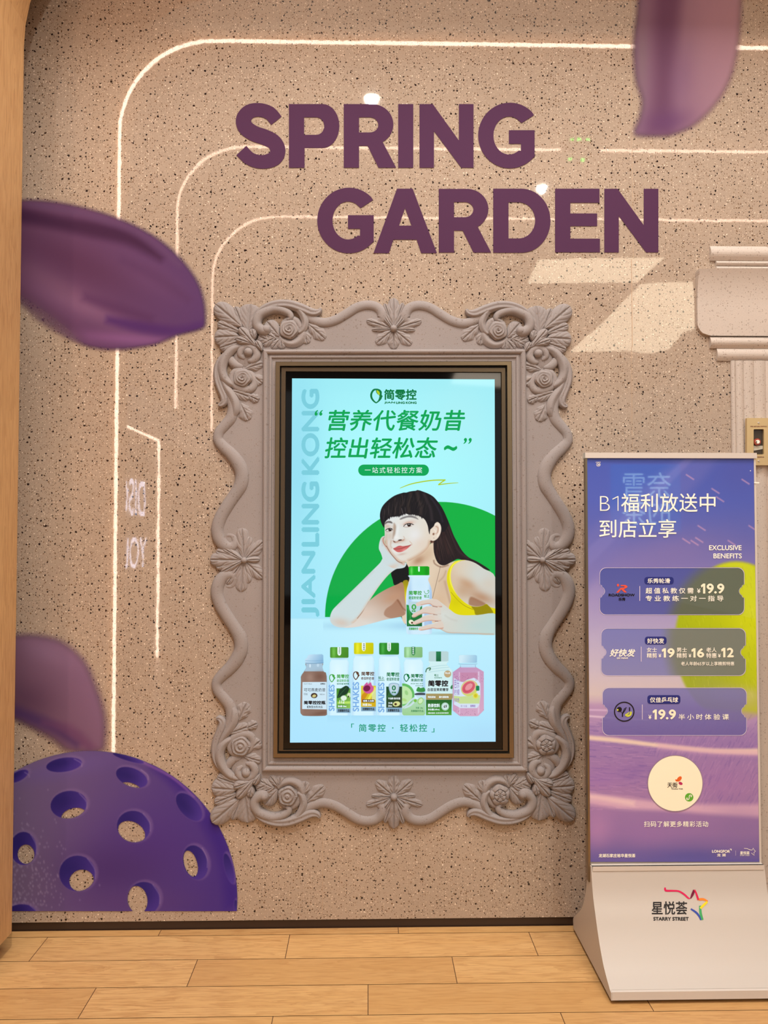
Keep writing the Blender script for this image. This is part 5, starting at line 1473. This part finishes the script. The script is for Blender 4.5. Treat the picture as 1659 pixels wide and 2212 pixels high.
b(l, '0', 52, 795, 118, 880, X4, .9); b(l, '蔗糖', 48, 900, 122, 930, X4, .3)
b(l, '净含量：220mL', 460, 1160, 585, 1195, X4, .1); b(l, '发酵酸奶饮品', 375, 1212, 590, 1250, X4, .15)
b(l, '轻上', 775, 600, 850, 640, X4, .3); b(l, '轻简每刻', 775, 652, 905, 676, X4, .1)
q5 = lambda x, y: (X3(x), Y3(y))
def leafring(L_, x, y, f=X3, s=1.0):
    o = [(0, 0), (-38, 14), (-52, 60), (-40, 105), (-8, 140), (20, 118), (42, 85), (58, 62), (44, 50), (40, 18)]
    i = [(-6, 14), (-30, 30), (-38, 62), (-28, 98), (-6, 122), (14, 98), (24, 66), (8, 46)]
    L_.flat([tuple(p) for p in crom([(f(x + a * s), Y3(y + b_ * s)) for a, b_ in o], 4)], [tuple(p) for p in crom([(f(x + a * s), Y3(y + b_ * s)) for a, b_ in i], 4)])
leafring(l, 305, 595, X4)
l.build('bottle_lettering', G['deep'], scr)
l = Letters(LY); leafring(l, 612, 602); l.build('bottle_logo', G['pgreen'], scr)
l = Letters(LY); leafring(l, 1022, 555, s=1.05)
b(l, '简零控', 1108, 560, 1332, 630, bold=.6); b(l, '奇亚籽奶昔', 1106, 650, 1330, 700, bold=.3)
l.build('bottle_lettering', G['brown'], scr)
l = Letters(LY)
for i, ch in enumerate('轻简每刻'): b(l, ch, 1140, 75 + i * 32, 1170, 100 + i * 32, bold=.2)
b(l, '简零控', 412, 755, 495, 783, bold=.2); b(l, 'OAT MILK', 128, 760, 270, 778, bold=0); b(l, '可可燕麦奶昔', 130, 840, 497, 900, bold=.1)
b(l, '净含量 250mL', 400, 935, 490, 960, bold=0); b(l, '简零控控瓶', 128, 1055, 500, 1122, bold=.9); b(l, '配制型含乳饮品', 182, 1140, 448, 1183, bold=.15); b(l, '可可味', 128, 925, 190, 965, bold=0)
b(l, '简零控', 668, 705, 1015, 815, X4, 1.4); b(l, '白芸豆茉莉雪芽', 662, 840, 1018, 895, X4, .4)
b(l, '69', 935, 1125, 992, 1180, X4, .4)
for x0, x1, f in ((708, 905, X3), (1128, 1332, X3), (1560, 1760, X3)): b(l, '发酵酸奶饮品', x0, 1200 if x0 < 1000 else (1175 if x0 < 1300 else 1195), x1, 1250 if x0 < 1000 else (1222 if x0 < 1300 else 1245), f, .35)
l.build('bottle_lettering', G['black'], scr)
l = Letters(LY)
l.flat([(X3(1128), Y3(1033)), (X3(1335), Y3(1033)), (X3(1335), Y3(1085)), (X3(1128), Y3(1085))])
l.build('bottle_ribbon', G['brown'], scr)
l = Letters(LY - .0002)
b(l, '香蕉·火龙果', 1140, 1042, 1325, 1076, bold=.3); b(l, '112', 738, 1045, 822, 1102, bold=.5); b(l, '净含量 220mL', 708, 1132, 860, 1168, bold=.3); b(l, '净含量 220mL', 1130, 1102, 1290, 1145, bold=.3)
b(l, '牛油果·羽衣甘蓝', 1570, 1000, 1775, 1035, bold=.3); b(l, '净含量', 1570, 1080, 1640, 1110, bold=.2); b(l, '220mL', 1565, 1128, 1640, 1160, bold=.2)
for i, ch in enumerate('轻简每刻'): b(l, ch, 400, 142 + i * 32, 430, 168 + i * 32, X4, .15)
b(l, '特别添加', 665, 975, 795, 1010, X4, .3); b(l, '桑叶提取物', 855, 975, 1020, 1010, X4, .3); b(l, '奶茶饮料', 665, 1105, 870, 1170, X4, .6); b(l, '净含量:249mL', 665, 1188, 870, 1222, X4, .3); b(l, '0糖0脂肪 白芸豆茉莉雪芽', 665, 1252, 1020, 1280, X4, .1)
b(l, 'PLUS', 962, 570, 1045, 600, X4, .3)
l.build('bottle_lettering', G['white'], scr)
l = Letters(LY); b(l, '芭乐', 1115, 690, 1200, 840, X4, .1); b(l, '柠檬', 1115, 860, 1205, 960, X4, .1); b(l, '芭乐果汁饮料', 1115, 1010, 1200, 1080, X4, .1); b(l, '简零控', 1390, 1125, 1478, 1168, X4, .3); b(l, '果汁含量', 1225, 1130, 1335, 1165, X4, 0)
l.build('bottle_lettering', G['lilac'], scr)
# words on the held bottle
def hb_(L_, s_, x0, y0, x1, y1, bold=.4): L_.t(s_, 860 + x0 * .1326, 1210 + y0 * .1326, 860 + x1 * .1326, 1210 + y1 * .1326, bold)
l = Letters(LY)
hb_(l, '简零控', 172, 498, 386, 570, .7); hb_(l, '奇亚籽奶昔', 172, 588, 386, 640, .4); hb_(l, '轻上', 422, 562, 510, 612, .4)
hb_(l, '0', 218, 718, 296, 810, 1.2); hb_(l, '蔗糖', 220, 815, 285, 845, .3); hb_(l, '发酵酸奶饮', 172, 1095, 328, 1140, .4)
l.flat(stroke2d([(860 + x * .1326, 1210 + y * .1326) for x, y in ((425, 500), (435, 535), (470, 548), (498, 525), (500, 495), (485, 492), (478, 512))], 1.1, 4))
l.build('bottle_lettering', G['pgreen'], scr)
# ---------------------------------------------------------------- poster stand
BX0, BX1 = .677, 1.209
zb = at(1400, 1861.5, PY)[1]; zt_ = at(1400, 990, PY)[1]
px0 = (at(1266, 990, PY)[0] + at(1275, 1861, PY)[0]) / 2
px1 = (at(1628, 990, PY)[0] + at(1642, 1861, PY)[0]) / 2
st = empty('poster_stand', ((BX0 + BX1) / 2, -.23, 0), 'silver poster stand with curved foot and purple discount poster, right of the relief frame', 'poster stand')
# foot: curved front, concave back, flat sides
front = [(-.249, .301), (-.255, .27), (-.264, .233), (-.276, .203), (-.293, .173), (-.313, .137), (-.336, .104), (-.372, .066), (-.424, .035)]
back = [(-.040, .020), (-.039, .043), (-.075, .072), (-.125, .110), (-.158, .145), (-.182, .184), (-.195, .215), (-.202, .243), (-.209, .296)]
fr_ = crom(front, 4, False).tolist(); bk_ = crom(back, 4, False).tolist()
prof = fr_ + [(-.434, .033), (-.435, .012)] + [(-.040, .012)] + bk_
T = .004
MB().prism([tuple(p) for p in prof], BX0, BX0 + T).build('side_panel', M['silver'], st)
MB().prism([tuple(p) for p in prof], BX1 - T, BX1).build('side_panel', M['silver'], st)
mb = MB()
P = [[(x, y, z) for y, z in fr_] for x in (BX0 + T, BX1 - T)]
mb.grid(P)
mb.grid([[(x, y + .003, z - .001) for y, z in fr_] for x in (BX0 + T, BX1 - T)])
mb.build('curved_front', M['silver'], st, True)
MB().box(BX0 + T, BX1 - T, -.4345, -.422, .012, .0345).build('front_lip', M['silver_edge'], st)
MB().grid([[(x, y, z) for y, z in bk_] for x in (BX0 + T, BX1 - T)]).build('curved_back', M['silver'], st, True)
MB().box(BX0 + T, BX1 - T, -.253, -.205, .297, .303).box(BX0 + T, BX1 - T, -.2535, -.247, .289, .303).build('top_ledge', M['silver_edge'], st)
for x, y in ((BX0 + .03, -.405), (BX1 - .03, -.405), (BX0 + .03, -.07), (BX1 - .03, -.07)):
    MB().tube3([(x, y, 0), (x, y, .013)], [.012, .010], 14).build('foot_pad', M['skirt'], st)
# poster panel
MB().box(px0 + .001, px1 - .001, PY + .001, PY + .016, .25, zt_ + .003).build('backing_board', mat('backing', (150, 140, 132), .6), st)
MB().box(px0 - .0045, px0 + .0015, PY - .002, PY + .018, .25, zt_ + .002).build('side_rail', M['bronze'], st)
MB().box(px1 - .0015, px1 + .004, PY - .002, PY + .018, .25, zt_ + .002).build('side_rail', M['silver_edge'], st)
MB().box(px0 - .006, px1 + .006, PY - .006, PY + .022, zt_ + .000, zt_ + .017).build('top_rail', M['silver_edge'], st)
x_, z_ = at(1636, 1043, PY)
MB().box(x_ - .011, x_ + .004, PY - .004, PY, z_ - .0018, z_ + .0018).build('rail_clip', M['white_ink'], st)

c = Cv(1265, 989.5, 1642, 1862, 1.35, L=lambda y: 1265.5 + 10 * (y - 990) / 871, R=lambda y: 1628.5 + 13.5 * (y - 990) / 871)
c.a[:] = 1
def pal(X, Y):
    ks = [(985, (72, 86, 162)), (1080, (80, 92, 168)), (1160, (96, 98, 164)), (1230, (128, 116, 168)), (1300, (158, 144, 182)), (1380, (178, 166, 190)), (1450, (196, 182, 190)), (1500, (206, 188, 180)), (1530, (182, 150, 178)), (1600, (150, 118, 166)), (1700, (160, 120, 160)), (1800, (142, 108, 156)), (1862, (96, 84, 146))]
    ys = [k[0] for k in ks]
    return np.stack([np.interp(Y, ys, [k[1][i] for k in ks]) for i in range(3)], -1)
c.c[:] = pal(c.X, c.Y)
c.poly([(1250, 1170), (1430, 1020), (1480, 990), (1560, 985), (1450, 1100), (1360, 1160), (1250, 1290)], (110, 108, 170), 14, .45, smooth=2)
c.poly([(1250, 1200), (1275, 1180), (1480, 990), (1500, 990), (1290, 1205), (1250, 1240)], (128, 122, 180), 5, .35, smooth=0)
c.soft(1460, 1190, 120, 40, (126, 110, 160), -10, .6)
c.soft(1600, 1010, 60, 60, (80, 84, 156), 0, .6)
for x, y in ((1490, 1030), (1545, 1060), (1555, 1078), (1515, 1140), (1482, 1168), (1500, 1172), (1510, 1166), (1610, 1040), (1625, 1140), (1580, 1172)):
    c.line([(x - 8, y - 5), (x + 9, y + 6)], 3, (196, 150, 176), 1.6, .7)
# tennis ball
tbm = c.mask(arc(1590, 1385, 132, 172, 0, 360, 60)[:-1], 5, 0)
c.put(tbm, lg((160, 176, 30), (196, 206, 20), (1470, 1420), (1640, 1330)))
c.soft(1535, 1480, 70, 30, (150, 160, 70), 10, .55, tbm)
c.soft(1600, 1520, 70, 24, (186, 176, 110), 0, .6, tbm)
c.soft(1620, 1330, 40, 60, (206, 214, 30), 0, .6, tbm)
for _ in range(260):
    x, y = RNG.uniform(1470, 1642), RNG.uniform(1225, 1510)
    c.line([(x, y), (x - 2, y - RNG.uniform(5, 14))], 1.1, (216, 220, 70) if RNG.random() < .5 else (146, 160, 20), .7, .32, tbm, 2)
c.soft(1590, 1500, 60, 16, (196, 186, 140), 0, .6)
# court: horizon, lines, grass
c.poly([(1262, 1520), (1450, 1524), (1642, 1540), (1642, 1562), (1262, 1546)], (176, 142, 176), 8, .7, smooth=0)
c.line([(1262, 1533), (1360, 1536), (1460, 1540)], 3, (214, 184, 206), 2, .8)
c.line([(1262, 1546), (1300, 1549), (1400, 1556)], 4, (220, 196, 206), 2, .8)
for _ in range(750):
    y = RNG.uniform(1555, 1750); x = RNG.uniform(1262, 1642)
    dark = RNG.random() < .55
    if x < 1400: p = [(x, y), (x + RNG.uniform(10, 26), y + RNG.uniform(-1, 3))]
    else: p = [(x, y), (x + RNG.uniform(4, 9), y - RNG.uniform(8, 18))]
    c.line(p, RNG.uniform(1.0, 2.2), (112, 88, 152) if dark else (188, 146, 180), 1.0, .35, None, 2)
c.line([(1255, 1592), (1330, 1599), (1430, 1611), (1540, 1622), (1650, 1624)], [10, 10, 9, 10, 14], (240, 214, 180), 4, .85)
c.line([(1420, 1612), (1540, 1624), (1650, 1628)], 14, (214, 166, 186), 7, .5)
c.line([(1250, 1722), (1340, 1734), (1440, 1742), (1540, 1748), (1660, 1752)], [24, 26, 18, 22, 30], (222, 178, 186), 8, .8)
c.line([(1250, 1718), (1300, 1724), (1370, 1736)], 10, (236, 204, 190), 6, .6)
for x, y, rx, ry, col, al in ((1300, 1680, 50, 24, (150, 110, 170), .5), (1370, 1668, 40, 26, (134, 100, 160), .5), (1290, 1790, 30, 40, (180, 130, 170), .6), (1400, 1800, 60, 30, (150, 110, 160), .5), (1500, 1850, 90, 16, (84, 80, 150), .7), (1340, 1850, 60, 14, (104, 90, 156), .6), (1600, 1790, 60, 40, (132, 104, 152), .5), (1560, 1690, 60, 40, (156, 112, 164), .5)):
    c.soft(x, y, rx, ry, col, 0, al)
# three coupon tickets
def ticket(x0, y0, x1, y1, yn):
    n = []
    r = 14
    n += arc(x1 - r, y0 + r, r, r, -90, 0, 6)
    n += [(x1, yn - 15)] + [(x1 - 4, yn - 13)] + arc(x1 + 1, yn, 12, 11, -120, -240, 8) + [(x1 - 4, yn + 13), (x1, yn + 15)]
    n += arc(x1 - r, y1 - r, r, r, 0, 90, 6) + arc(x0 + r, y1 - r, r, r, 90, 180, 6)
    n += [(x0, yn + 15), (x0 + 4, yn + 13)] + arc(x0 - 1, yn, 12, 11, 60, -60, 8) + [(x0 + 4, yn - 13), (x0, yn - 15)]
    n += arc(x0 + r, y0 + r, r, r, 180, 270, 6)
    return n
TK = [ticket(1295, 1226, 1608, 1328.5, 1277), ticket(1298, 1357, 1611, 1460, 1409), ticket(1301, 1485.5, 1613, 1589, 1536)]
for k, (t, c1, c2, c3) in enumerate(zip(TK, ((74, 80, 146), (112, 116, 172), (118, 116, 170)), ((84, 88, 150), (124, 124, 168), (104, 94, 152)), ((100, 106, 70), (116, 122, 96), None))):
    m = c.mask(t, .9, 0)
    c.put(m, lg(c1, c2, (1300, t[0][1]), (1300, t[0][1] + 100)), .88)
    if c3 is not None:
        c.put(m * np.clip(c.mask(arc(1590, 1385, 150, 180, 0, 360, 50)[:-1], 18, 0), 0, 1), c3, .8)
pm_ = c.build('poster', PY - .0004, M['poster'], st, gain=(1.0, 1.06, 1.22))
LY = PY - .0012
l = Letters(LY)
for t in TK:
    t2 = np.array(t); ce = t2.mean(0); inn_ = [tuple(p) for p in (t2 - ce) * (1 - np.array([.9 / 157, .9 / 52])) + ce]
    l.flat([tuple(p) for p in t], inn_)
q1 = lambda x, y: (1240 + x * .25256, 960 + y * .25256)
q2 = lambda x, y: (1260 + x * .2405, 1330 + y * .2405)
q3 = lambda x, y: (1260 + x * .2405, 1580 + y * .2405)
def w(L_, q, s_, x0, y0, x1, y1, bold=.3, **k):
    a_, b_ = q(x0, y0), q(x1, y1)
    L_.t(s_, a_[0], a_[1], b_[0], b_[1], bold, **k)
for q, x, y0, y1 in ((q1, 562, 1212, 1338), (q2, 520, 278, 412), (q2, 530, 798, 932)):
    a_, b_ = q(x, y0), q(x, y1)
    l.flat([(a_[0] - .7, a_[1]), (a_[0] + .7, a_[1]), (b_[0] + .7, b_[1]), (b_[0] - .7, b_[1])])
x, y = q3(1369, 1070)
l.flat([(x - .3, y), (x + .3, y), (x + .3, y + 11), (x - .3, y + 11)])
l.build('ticket_outline', M['pale_line'], st)
l = Letters(LY - .0002)
w(l, q1, 'B', 222, 442, 306, 568, 0, off=-.02); l.one(*q1(328, 442), *q1(380, 568), 1.9); w(l, q1, '福利放送中', 402, 418, 1210, 578, .45); w(l, q1, '到店立享', 216, 640, 875, 798, .45)
w(l, q1, 'EXCLUSIVE', 1155, 862, 1433, 905, .6); w(l, q1, 'BENEFITS', 1192, 932, 1435, 975, .6)
w(l, q1, '乐秀轮滑', 628, 1145, 822, 1188, .5)
w(l, q1, '超值私教仅需', 612, 1226, 1022, 1276, .4, space=1.45); w(l, q1, '专业教练一对一指导', 612, 1292, 1278, 1342, .4, space=1.5)
w(l, q1, '¥', 1052, 1232, 1082, 1272, .4)
w(l, q2, '好快发', 574, 202, 726, 250, .5); w(l, q2, '女士', 570, 285, 662, 328, .3); w(l, q2, '精剪', 570, 335, 662, 380, .3); w(l, q2, '男士', 838, 285, 932, 328, .3); w(l, q2, '精剪', 838, 335, 932, 380, .3)
w(l, q2, '老人', 1104, 285, 1198, 328, .3); w(l, q2, '特惠', 1104, 335, 1198, 380, .3)
for x in (676, 946, 1210): w(l, q2, '¥', x, 342, x + 24, 376, .4)
w(l, q2, '老人年龄65岁以上享精剪特惠', 878, 412, 1356, 448, .2)
w(l, q2, '好快发', 235, 298, 468, 368, 1.0, shear=.25); w(l, q2, 'QC HOUS', 300, 373, 402, 390, .5, shear=.2)
w(l, q2, '仪佳乒乓球', 598, 732, 852, 780, .5); w(l, q2, '¥', 585, 890, 612, 930, .4); w(l, q2, '半小时体验课', 856, 882, 1308, 935, .35, space=1.5)
w(l, q3, '扫码了解更多精彩活动', 545, 806, 1122, 858, .3, space=1.1)
w(l, q3, '龙湖石家庄裕华星悦荟', 138, 1098, 468, 1132, .5); w(l, q3, 'LONGFOR', 1156, 1064, 1318, 1090, .7); w(l, q3, '龙湖', 1200, 1096, 1278, 1124, .4, space=1.6)
l.flat(*[[q3(*p) for p in ((1316, 1054), (1332, 1054), (1332, 1070), (1326, 1070), (1326, 1060), (1316, 1060))]])
w(l, q3, '星悦荟', 1408, 1076, 1494, 1106, .4); w(l, q3, 'STARRY STREET', 1408, 1110, 1496, 1118, .1)
l.flat(stroke2d([q3(*p) for p in ((1444, 1050), (1470, 1052), (1500, 1064), (1516, 1066), (1526, 1048), (1536, 1068), (1548, 1074), (1532, 1088), (1536, 1114), (1510, 1092))], 1.0, 1, False))
w(l, q1, 'LONGFOR', 186, 148, 228, 156, .1); 
rr_ = [q1(208 + 18 * math.cos(t), 173 + 16 * math.sin(t)) for t in np.linspace(0, 6.283, 24, False)]; r2_ = [q1(208 + 15.5 * math.cos(t), 173 + 13.5 * math.sin(t)) for t in np.linspace(0, 6.283, 24, False)]
l.flat(rr_, r2_); w(l, q1, '20', 198, 166, 220, 181, .3)
x, y = q1(1509, 225); l.flat([(x + 1.1 * math.cos(t), y + 1.1 * math.sin(t)) for t in np.linspace(0, 6.283, 12, False)])
l.build('poster_lettering', M['white_ink'], st)
l = Letters(LY - .0002)
l.one(*q1(1085, 1190), *q1(1122, 1276), 4.6); w(l, q1, '9.9', 1134, 1190, 1285, 1276, 2.0)

for x, y0, y1, x2, tx, d in ((704, 292, 376, 742, 820, '9'), (970, 292, 376, 1008, 1086, '6'), (1238, 288, 374, 1276, 1352, '2'), (622, 842, 932, 660, 832, '9.9')):
    l.one(*q2(x, y0), *q2(x2, y1), 4.6); w(l, q2, d, x2 + 14, y0, tx, y1, 2.0)
l.build('price_lettering', M['cream_ink'], st)
l = Letters(LY)
for q, a_, b_ in ((q1, (602, 1134), (852, 1196)), (q2, (553, 188), (748, 258)), (q2, (576, 714), (872, 792))):
    l.flat(rrect(*q(*a_), *q(*b_), 6))
l.build('name_badge', M['navy_ink'], st)
# logos of the coupons
l = Letters(LY)
l.flat([q1(*p) for p in ((398, 1202), (440, 1202), (456, 1212), (456, 1222), (440, 1232), (425, 1238), (452, 1266), (430, 1266), (404, 1240), (380, 1268), (360, 1268), (398, 1226), (432, 1222), (430, 1214), (400, 1212))])
l.flat([q1(376 + 10 * math.cos(t), 1204 + 12 * math.sin(t)) for t in np.linspace(0, 6.283, 16, False)])
l.build('orange_logo', M['orange_ink'], st, False)
l = Letters(LY)
w(l, q1, 'ROADSHOW', 296, 1276, 520, 1300, .8); w(l, q1, '乐秀', 380, 1310, 440, 1338, .6); l.build('logo_lettering', M['black_ink'], st); l = Letters(LY)
o_ = [q2(368 + 92 * math.cos(t), 862 + 90 * math.sin(t)) for t in np.linspace(0, 6.283, 48, False)]; i_ = [q2(368 + 82 * math.cos(t), 862 + 80 * math.sin(t)) for t in np.linspace(0, 6.283, 48, False)]
l.flat(o_, i_)
l.flat([q2(324 + 23 * math.cos(t), 842 + 23 * math.sin(t)) for t in np.linspace(0, 6.283, 24, False)])
l.flat(stroke2d([q2(338, 862), q2(352, 876), q2(372, 830)], 1.6, 1, False)); l.flat(stroke2d([q2(352, 874), q2(352, 908)], 2.4, 1, False)); l.flat(stroke2d([q2(386, 822), q2(374, 850), q2(352, 880)], 1.8, 1, False))
l.flat(stroke2d([q2(416, 822), q2(416, 856)], 2.4, 1, False))
l.build('black_logo', M['black_ink'], st, False)
l = Letters(LY - .0001)
l.flat(stroke2d([q2(428, 862), q2(424, 888), q2(402, 900), q2(382, 892), q2(398, 882), q2(412, 868)], [4, 4, 4, 3.6, 3, 2], 5)); l.flat([q2(309 + 8 * math.cos(t), 846 + 8 * math.sin(t)) for t in np.linspace(0, 6.283, 14, False)])
l.build('lime_logo', M['lime_ink'], st, False)
# round disc; its scan pattern is left blank
cx_, cy_ = q3(826, 467)
l = Letters(LY - .0001); l.flat([(cx_ + 60.2 * math.cos(t), cy_ + 61.5 * math.sin(t)) for t in np.linspace(0, 6.283, 72, False)], [(cx_ + 58.6 * math.cos(t), cy_ + 59.6 * math.sin(t)) for t in np.linspace(0, 6.283, 72, False)])
l.build('disc_rim', mat('disc_rim', (150, 128, 150), .3, 0, .4), st)
l = Letters(LY - .0001); l.flat([(cx_ + 58.6 * math.cos(t), cy_ + 59.8 * math.sin(t)) for t in np.linspace(0, 6.283, 72, False)]); l.build('cream_disc', M['cream_ink'], st)
l = Letters(LY - .0004); w(l, q3, '天街', 755, 458, 846, 505, .4); w(l, q3, 'Paradise Walk', 792, 510, 896, 521, .2); l.build('disc_lettering', M['black_ink'], st)
def ellp(q, x, y, rx, ry, a):
    a = math.radians(a)
    return [q(x + rx * math.cos(t) * math.cos(a) - ry * math.sin(t) * math.sin(a), y + rx * math.cos(t) * math.sin(a) + ry * math.sin(t) * math.cos(a)) for t in np.linspace(0, 6.283, 20, False)]
l = Letters(LY - .0004); l.flat(ellp(q3, 862, 427, 28, 17, -50)); l.flat(ellp(q3, 835, 440, 12, 7, 55)); l.build('butterfly_logo', mat('flame_ink', (232, 104, 40), .3, 0, .4), st, False)
l = Letters(LY - .0004); l.flat(ellp(q3, 874, 467, 19, 13, 25)); l.build('butterfly_logo', mat('magenta_ink', (186, 40, 96), .3, 0, .4), st)
l = Letters(LY - .0004); l.flat(ellp(q3, 951, 592, 38, 38, 0)); l.build('green_badge', mat('green_ink', (96, 176, 52), .3, 0, .4), st)
l = Letters(LY - .0006)
l.flat(stroke2d([q3(*p) for p in ((938, 604), (930, 596), (930, 612), (944, 612), (951, 600), (951, 584), (958, 572), (972, 574), (970, 588), (964, 582))], 1.5, 3)); l.build('badge_mark', M['white_ink'], st)

# logo on the curved foot, laid on the surface
def on_front(px, py):
    d = ray(px, py)
    best = None
    for i in range(len(fr_) - 1):
        (y0, z0), (y1, z1) = fr_[i], fr_[i + 1]
        # point CAM + d t with (y,z) on the segment
        A = np.array([[d.y, -(y1 - y0)], [d.z, -(z1 - z0)]]); b_ = np.array([y0 - CAM.y, z0 - CAM.z])
        t, s_ = np.linalg.solve(A, b_)
        if -.001 <= s_ <= 1.001: best = (CAM.x + d.x * t, CAM.y + d.y * t, CAM.z + d.z * t)
    return best
class Foot:
    def __init__(s): s.mb = MB()
    def put(s, v2, f, lift):
        v = []
        for x, y in v2:
            p = on_front(x, y)
            v.append((p[0], p[1] - lift, p[2] + lift * .5))
        s.mb.add(v, f)
    def flat(s, loop, lift=.0006):
        L = [Vector((x, y, 0)) for x, y in loop]
        s.put(loop, tessellate_polygon([L]), lift); return s
    def t(s, txt, x0, y0, x1, y1, bold=.3):
        v, f = text_mesh(txt)
        v = v.copy(); v[:, 1] *= -1
        lo, hi = v.min(0), v.max(0); b_ = bold / 2
        p = (v - lo) * (np.array([x1 - x0 - bold, y1 - y0 - bold]) / (hi - lo)) + np.array([x0 + b_, y0 + b_])
        for k, (dx, dy) in enumerate([(-b_, 0), (b_, 0), (0, -b_), (0, b_)]):
            s.put(p + np.array([dx, dy]), f, .0006 + k * 2e-5)
        return s
qf = lambda x, y: (1220 + x * .2646, 1840 + y * .2646)
ft = Foot()
a_, b_ = qf(708, 404), qf(1000, 514); ft.t('星悦荟', *a_, *b_, 1.0)
a_, b_ = qf(722, 532), qf(1012, 563); ft.t('STARRY STREET', *a_, *b_, 1.0)
ft.mb.build('foot_lettering', M['black_ink'], st)
for pts, w_, col, nm in (([(818, 292), (824, 316), (880, 318), (930, 322), (975, 348), (1005, 376), (1022, 382)], [3.6, 4.4, 3.8, 3.6, 3.8, 3.6, 2], (214, 22, 84), 'crimson'),
                         ([(1026, 382), (1040, 352), (1056, 312)], [2.2, 5.4, 5.0], (110, 10, 50), 'maroon'), ([(1058, 310), (1072, 340), (1090, 394)], [3.0, 3.8, 4.6], (206, 16, 70), 'crimson'),
                         ([(1092, 390), (1130, 388), (1166, 404)], [5.4, 5.2, 3.0], (236, 128, 34), 'orange'), ([(1162, 408), (1130, 438), (1106, 462)], [4.6, 5.2, 4.2], (244, 206, 20), 'yellow'),
                         ([(1104, 440), (1108, 500), (1124, 556)], [4.6, 5.4, 4.4], (56, 156, 86), 'green'), ([(1028, 466), (1070, 494), (1098, 528), (1112, 556)], [3.4, 4.4, 4.2, 4.6], (42, 66, 156), 'blue')):
    ft = Foot(); ft.flat(stroke2d([qf(*p) for p in pts], w_, 5), .0007 + .00004 * len(nm))
    ft.mb.build('ribbon_star_logo', mat(nm + '_ink', col, .4, 0, .3), st)['label'] = nm + ' ribbon of the star logo'
